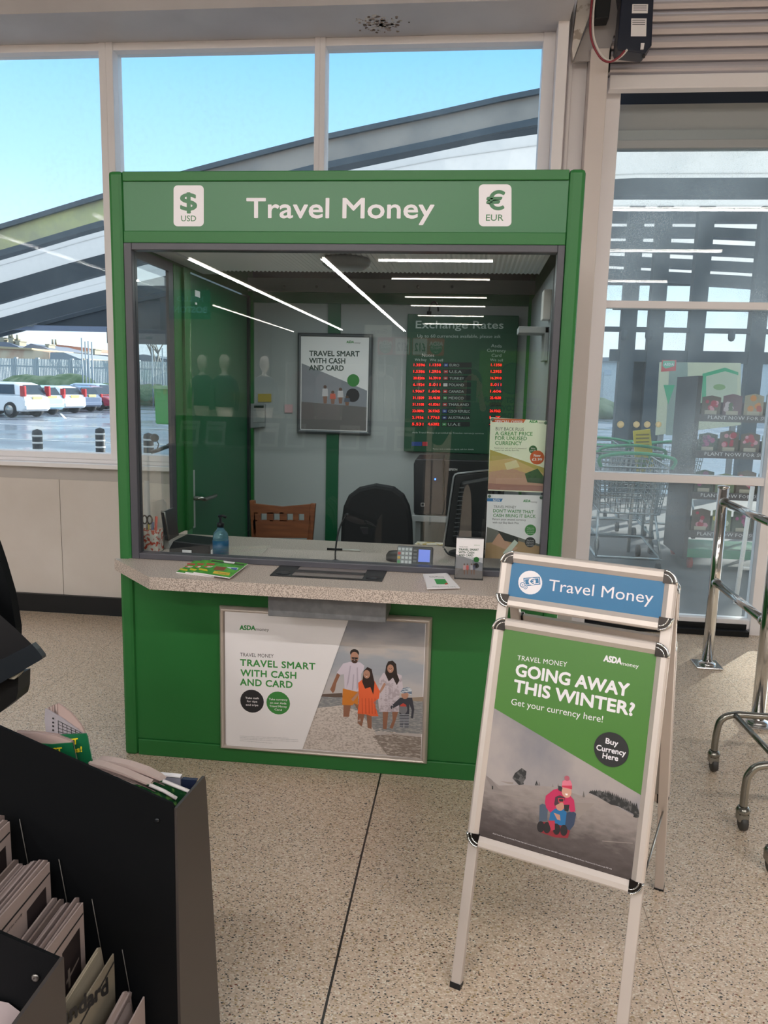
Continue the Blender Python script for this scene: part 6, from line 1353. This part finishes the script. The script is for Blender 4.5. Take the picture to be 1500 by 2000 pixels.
flat('leaflet', 'white card leaflet fanned under the top one on the counter', 'leaflet', [(826, 1121), (874, 1119), (893, 1144), (834, 1147)], CZ+.0005, .004, PRINTW, 'white leaflets lying on the counter')
flat('leaflet', 'white leaflet with a green card picture on top of the counter pile', 'leaflet', [(829, 1121), (872, 1119), (898, 1147), (834, 1149)], CZ+.0050, .004, PRINTW, 'white leaflets lying on the counter', la)
BG = mat('3f9a30', .4, noise=(25, '5cb83a', .45, .55), name='puzzle_cover')
def ba(ox):
    def f(p):
        def q(pts): return [(a+ox, b) for a, b in pts]
        p.poly(q([(414, 1094), (478, 1102), (476, 1105), (412, 1097)]), C('2c4a1c')) if ox == 0 else None
        p.poly(q([(436, 1095), (459, 1098), (457, 1101), (438, 1099)]), PRINTW); p.poly(q([(422, 1106), (443, 1108), (437, 1115), (416, 1113)]), C('8a4a24')); p.poly(q([(442, 1107), (466, 1109), (463, 1113), (447, 1110)]), C('d6e0f0'))
        p.poly(q([(450, 1109), (464, 1110), (461, 1114), (453, 1112)]), C('2f5aa8')); p.poly(q([(419, 1115), (450, 1119), (447, 1124), (415, 1120)]), C('e8c23a')); p.text('THE PLANET', 421+ox, 1119.5, 444+ox, 1122.5, 2.6, INK, res=1)
        c = q([(406, 1107)])[0]; p.disc(c[0], c[1], 7, C('d0302e')); p.text('FREE', c[0]-5, c[1]+1, c[0]+4, c[1]+1.8, 3, PRINTW, bold=.02, res=1); p.poly(q([(390, 1110), (404, 1112), (406, 1116), (388, 1113)]), YEL); p.poly(q([(404, 1100), (420, 1101), (418, 1104), (403, 1103)]), C('c23a3a'))
    return f
flat('puzzle_book', 'green picture puzzle book, lowest and leftmost of the fanned pile', 'book', [(382, 1093), (440, 1098), (418, 1126), (344, 1117)], CZ+.0006, .004, BG, 'green puzzle books fanned on the counter', ba(-38))
flat('puzzle_book', 'green picture puzzle book in the middle of the fanned pile', 'book', [(396, 1093), (462, 1100), (436, 1126), (362, 1117)], CZ+.0052, .004, BG, 'green puzzle books fanned on the counter', ba(-18))
flat('puzzle_book', 'green picture puzzle book, top and rightmost of the fanned pile', 'book', [(412, 1092), (484, 1101), (449, 1128), (378, 1117)], CZ+.0098, .004, BG, 'green puzzle books fanned on the counter', ba(0))

# ---------------------------------------------------------------- the shop behind the viewpoint, seen only mirrored in the glass
def sign(nm, lab, x0, x1, z0, z1, Y, m, art, cat='sign', group=None, pole=True):
    t = thing(nm, lab, cat, ((x0+x1)/2, Y, z0), 0, group); MB().box(x0, x1, Y-.01, Y, z0, z1, m).build('panel', t)
    p = Print((x1, Y+.0008, z0), (-1, 0, 0), (0, 0, 1)); art(p); p.build('printed_art', t)
    if pole: MB().tube([((x0+x1)/2, Y-.02, 0), ((x0+x1)/2, Y-.02, z0+.05)], .012, STEEL, 8).build('pole', t)
    return t
sign('hanging_sign', 'small cream sign mirrored in the booth glass above the red price cards', -1.26, -.94, 2.175, 2.315, -3.0, mat('e6e8dc', .5), lambda p: p.text('George.', .05, .045, .26, .045, .05, INK, px=False))
RD = C('d8303a')
def asda(p): p.disc(.09, .085, .07, C('2f7a4a'), px=False); p.text('ASDA', .012, .115, .168, .115, .045, PRINTW, bold=.05, px=False); p.text('PRICE', .03, .075, .15, .075, .028, PRINTW, bold=.02, px=False); p.poly([(.05, .05), (.09, .035), (.13, .05), (.09, .043)], PRINTW, px=False)
def p12(p): p.poly([(.008, .008), (.172, .008), (.172, .192), (.008, .192)], PRINTW, px=False); p.text('£12', .03, .05, .15, .05, .09, INK, bold=.02, px=False)
for x0, lab, m, a in ((-1.10, 'red price card mirrored in the glass, left of the pair', RD, asda), (-.905, 'white twelve pound card mirrored in the glass, left', RD, p12), (-.70, 'white twelve pound card mirrored in the glass, right', RD, p12), (-.515, 'red price card mirrored in the glass, right of the pair', RD, asda)):
    sign('price_card', lab, x0, x0+.18, 1.98, 2.18, -3.0, m, a, 'price card', 'price cards over the clothes rail')
h0 = at(327, 622, Y=12.0); h1 = at(409, 566, Y=12.0)
def hello(p): p.text('HELLO', .12, .27, .54, .27, .075, C('7fd0e0'), bold=.02, px=False); p.text('BOSTON', .06, .10, .60, .10, .09, C('7fd0e0'), bold=.05, px=False)
sign('hanging_sign', 'dark teal greeting sign mirrored on the booth door', h0.x, h1.x, h0.z, h1.z, -6.0, mat('2f6a60', .5), hello)
h0 = at(263, 786, Y=7.0); sign('price_card', 'red price card mirrored low in the booth side window', h0.x, h0.x+.18, h0.z, h0.z+.18, -1.0, RD, asda, 'price card')
def mask(p):
    p.poly([(0, .95), (.66, .95), (.66, 1.35), (0, 1.35)], C('76b83e'), px=False); p.disc(.34, 1.12, .13, C('22384a'), px=False, ry=.15); p.disc(.34, 1.12, .115, C('4d8a46'), px=False, ry=.135)
    p.poly([(.44, 1.10), (.51, 1.09), (.50, .99), (.42, .97)], C('22384a'), px=False); p.poly([(.445, 1.085), (.495, 1.078), (.487, 1.005), (.43, .99)], C('8ab4ea'), px=False)
    for k, s_ in enumerate(('YOU MUST WEAR', 'A FACE COVERING', 'TO ENTER THIS STORE')): p.text(s_, .06, .89-k*.075, .60, .89-k*.075, .05, INK, bold=.04, px=False)
    p.disc(.2, .56, .045, C('c8d0d8'), px=False); p.disc(.2, .49, .06, C('c8d0d8'), px=False, ry=.03); p.poly([(.2, .36), (.3, .30), (.3, .34), (.5, .34), (.5, .38), (.3, .38), (.3, .42)], C('d0d6dc'), px=False)
    p.text('PLEASE KEEP', .12, .22, .54, .22, .05, INK, bold=.04, px=False); p.text('A SAFE DISTANCE', .05, .15, .61, .15, .05, INK, bold=.04, px=False)
sign('floor_sign', 'green face covering notice mirrored in the right of the booth glass', .06, .72, .60, 1.98, -1.5, mat('7cb544', .5), mask)
# magazine shelving standing behind the viewpoint
t = thing('magazine_shelf', 'dark magazine shelving mirrored low in the booth glass', 'shelving', (-1.9, -1.7, 0))
MB().box(-3.2, -.45, -2.1, -1.7, 0, .95, mat('33343a', .6)).box(-3.2, -.45, -2.15, -2.1, .95, 1.25, mat('33343a', .6)).build('shelf_body', t)
for k in range(9):
    x = -3.1+k*.29
    if k in (2, 5): continue
    g_ = thing('magazine', 'pale magazine %s from the left on the mirrored shelving' % ('first', 'second', '', 'third', 'fourth', '', 'fifth', 'sixth', 'seventh')[k], 'magazine', (x+.1, -2.0, .96), 0, 'magazines on the mirrored shelving')
    MB().prism([(x, -1.95, .955), (x+.21, -1.95, .955), (x+.21, -2.03, 1.20), (x, -2.03, 1.20)], (0, -.01, 0), C(('c9c9c4', 'b5b9bd', 'd0ccc0')[k % 3])).build('cover', g_)
    p = Print((x+.21, -1.9485, .955), (-1, 0, 0), (0, -.31, .95)); p.text(('Sudoku', 'Crosswords')[k % 2], .02, .20, .19, .20, .025, INK, bold=.03, px=False); p.poly([(.03, .03), (.18, .03), (.18, .16), (.03, .16)], C('5a5c60'), px=False); p.build('printed_art', g_)
# clothes rails and mannequins
def garment(x, y, z, col, lab, w_=.22, L_=.62):
    t = thing('garment', lab, 'clothes', (x, y, z), 0, 'clothes hanging on the shop rail'); mb = MB(); r_ = 10; secs = [(0, .02, .02), (.03, .07, .03), (.06, w_*.8, .04), (.14, w_, .05), (L_*.6, w_*.78, .05), (L_, w_*.85, .055)]
    vs = []; n = 14
    for d, a, b in secs:
        for k in range(n): q = 2*math.pi*k/n; vs.append((x+a*math.cos(q), y+b*math.sin(q)*(1+.25*math.sin(5*q)), z-d))
    mb.add(vs, [(i*n+k, i*n+(k+1) % n, (i+1)*n+(k+1) % n, (i+1)*n+k) for i in range(len(secs)-1) for k in range(n)], mat(col, .85), True); mb.build('cloth', t, keep=True)
    MB().tube([(x, y, z), (x, y, z+.04), (x+.02, y, z+.06)], .002, STEEL, 5).build('hanger', t)
t = thing('clothes_rail', 'chrome clothes rail mirrored faintly in the booth glass', 'rail', (-1.6, -3.1, 0)); MB().tube([(-2.2, -3.1, 1.86), (-.9, -3.1, 1.86)], .012, STEEL, 8).build('rail_tube', t)
for x in (-2.2, -.9): MB().tube([(x, -3.1, 0), (x, -3.1, 1.86)], .014, STEEL, 8).build('upright', t)
for k, (c_, l_) in enumerate((('8a6a72', 'mauve top on the mirrored clothes rail, leftmost'), ('b9a4a8', 'pale pink top second on the mirrored clothes rail'), ('4a3c48', 'dark plum top third on the mirrored clothes rail'), ('c9c6c4', 'off-white top at the right of the mirrored clothes rail'))): garment(-2.0+k*.31, -3.1, 1.79, c_, l_, .17)
def mannequin(x, y, lab, first=None):
    if first: return dup(first, (x, y, 0), None, lab)
    t = thing('mannequin', lab, 'mannequin', (x, y, 0), 0, 'shop mannequins mirrored in the glass'); m = mat('d6d2cc', .4)
    MB().lathe([(.001, .6), (.10, .62), (.15, .8), (.17, .95), (.13, 1.12), (.16, 1.3), (.19, 1.42), (.12, 1.5), (.05, 1.54), (.045, 1.6), (.08, 1.66), (.095, 1.74), (.085, 1.82), (.05, 1.88), (.001, 1.89)], m, 20, c=(x, y, .25), M=None).build('body', t)
    MB().lathe([(.175, .93), (.16, 1.12), (.18, 1.3), (.205, 1.42), (.13, 1.5), (.07, 1.52)], mat('3b4450', .8), 20, c=(x, y, .25)).build('jacket', t)
    for s_ in (-1, 1): MB().tube([(x+s_*.19, y, 1.66), (x+s_*.25, y, 1.4), (x+s_*.24, y+.06, 1.12)], [.05, .045, .035], mat('3b4450', .8), 10).build('sleeve', t); MB().tube([(x+s_*.08, y, .95), (x+s_*.09, y, .5), (x+s_*.09, y, .06)], [.09, .065, .045], mat('23252b', .8), 10).build('trouser_leg', t)
    MB().lathe([(.25, 0), (.25, .05), (.001, .055)], mat('55585c', .4), 20, c=(x, y, 0)).build('base', t); return t
m_ = mannequin(-4.55, -8.0, 'pale headed mannequin in a dark jacket, mirrored at the left'); mannequin(-5.15, -8.5, 'shop mannequin mirrored left of the jacket one', m_); mannequin(-3.9, -8.4, 'shop mannequin mirrored right of the jacket one', m_)
# the person holding the phone
t = thing('person', 'person in dark clothes standing and holding up a phone, mirrored in the glass', 'person', (0.0, -.42, 0))
def skinned(name, V_, E_, R_, m, par, sub=1):
    me = bpy.data.meshes.new(name); me.from_pydata(V_, E_, []); o = bpy.data.objects.new(name, me); COL.objects.link(o); o.parent = par; o.matrix_parent_inverse = wm(par).inverted(); me.materials.append(m)
    s_ = o.modifiers.new('skin', 'SKIN'); sv = me.skin_vertices[0].data if me.skin_vertices else None
    if sv is None: me.attributes.new; 
    for i, r_ in enumerate(R_): me.skin_vertices[0].data[i].radius = (r_, r_*(.75 if r_ > .09 else 1))
    me.skin_vertices[0].data[0].use_root = True; s_.use_smooth_shade = True
    b = o.modifiers.new('sub', 'SUBSURF'); b.levels = sub; b.render_levels = sub+1; return o
CLO = mat('23262c', .85, name='dark_clothes')
try:
    V_ = [(0, -.42, .95), (0, -.42, 1.15), (0, -.41, 1.35), (0, -.40, 1.44), (0, -.39, 1.50),
          (-.18, -.40, 1.40), (-.27, -.34, 1.16), (-.10, -.12, 1.44), (.18, -.40, 1.40), (.27, -.34, 1.16), (.10, -.12, 1.44),
          (-.10, -.42, .88), (-.11, -.40, .50), (-.12, -.43, .10), (-.13, -.33, .05), (.10, -.42, .88), (.11, -.40, .50), (.12, -.43, .10), (.13, -.33, .05)]
    E_ = [(0, 1), (1, 2), (2, 3), (3, 4), (3, 5), (5, 6), (6, 7), (3, 8), (8, 9), (9, 10), (0, 11), (11, 12), (12, 13), (13, 14), (0, 15), (15, 16), (16, 17), (17, 18)]
    skinned('body', V_, E_, [.16, .16, .17, .09, .06, .075, .055, .038, .075, .055, .038, .10, .07, .05, .05, .10, .07, .05, .05], CLO, t)
    SKN = mat('c49a84', .5)
    MB().ball((0, -.37, 1.64), (.075, .095, .115), SKN, 18, 14).ball((0, -.272, 1.63), (.014, .018, .018), SKN, 8, 6).ball((-.077, -.38, 1.63), (.01, .02, .03), SKN, 8, 6).ball((.077, -.38, 1.63), (.01, .02, .03), SKN, 8, 6).tube([(-.022, -.279, 1.588), (.022, -.279, 1.588)], .004, C('8a4a44'), 6).ball((-.03, -.283, 1.655), (.011, .005, .006), INK, 8, 6).ball((.03, -.283, 1.655), (.011, .005, .006), INK, 8, 6).build('head', t)
    MB().ball((0, -.39, 1.675), (.083, .095, .10), mat('2a211d', .8), 18, 12).build('hair', t)
    for s_ in (-1, 1):
        hv = [(s_*.10, -.12, 1.44), (s_*.085, -.085, 1.50)]; he = [(0, 1)]; hr = [.025, .028]
        for k in range(4): b = len(hv); hv += [(s_*.078, -.075, 1.52+k*.019), (s_*.080, -.05, 1.535+k*.019), (s_*.06, -.04, 1.54+k*.019)]; he += [(1, b), (b, b+1), (b+1, b+2)]; hr += [.009, .008, .007]
        b = len(hv); hv += [(s_*.07, -.085, 1.53), (s_*.05, -.07, 1.555)]; he += [(1, b), (b, b+1)]; hr += [.010, .008]
        skinned('hand', hv, he, hr, SKN, t)
except Exception as ex: print('person', ex)
MB().box(-.038, .038, -.06, -.052, 1.515, 1.675, BLACK).build('phone', label='dark phone held up by the person mirrored in the glass', cat='phone')
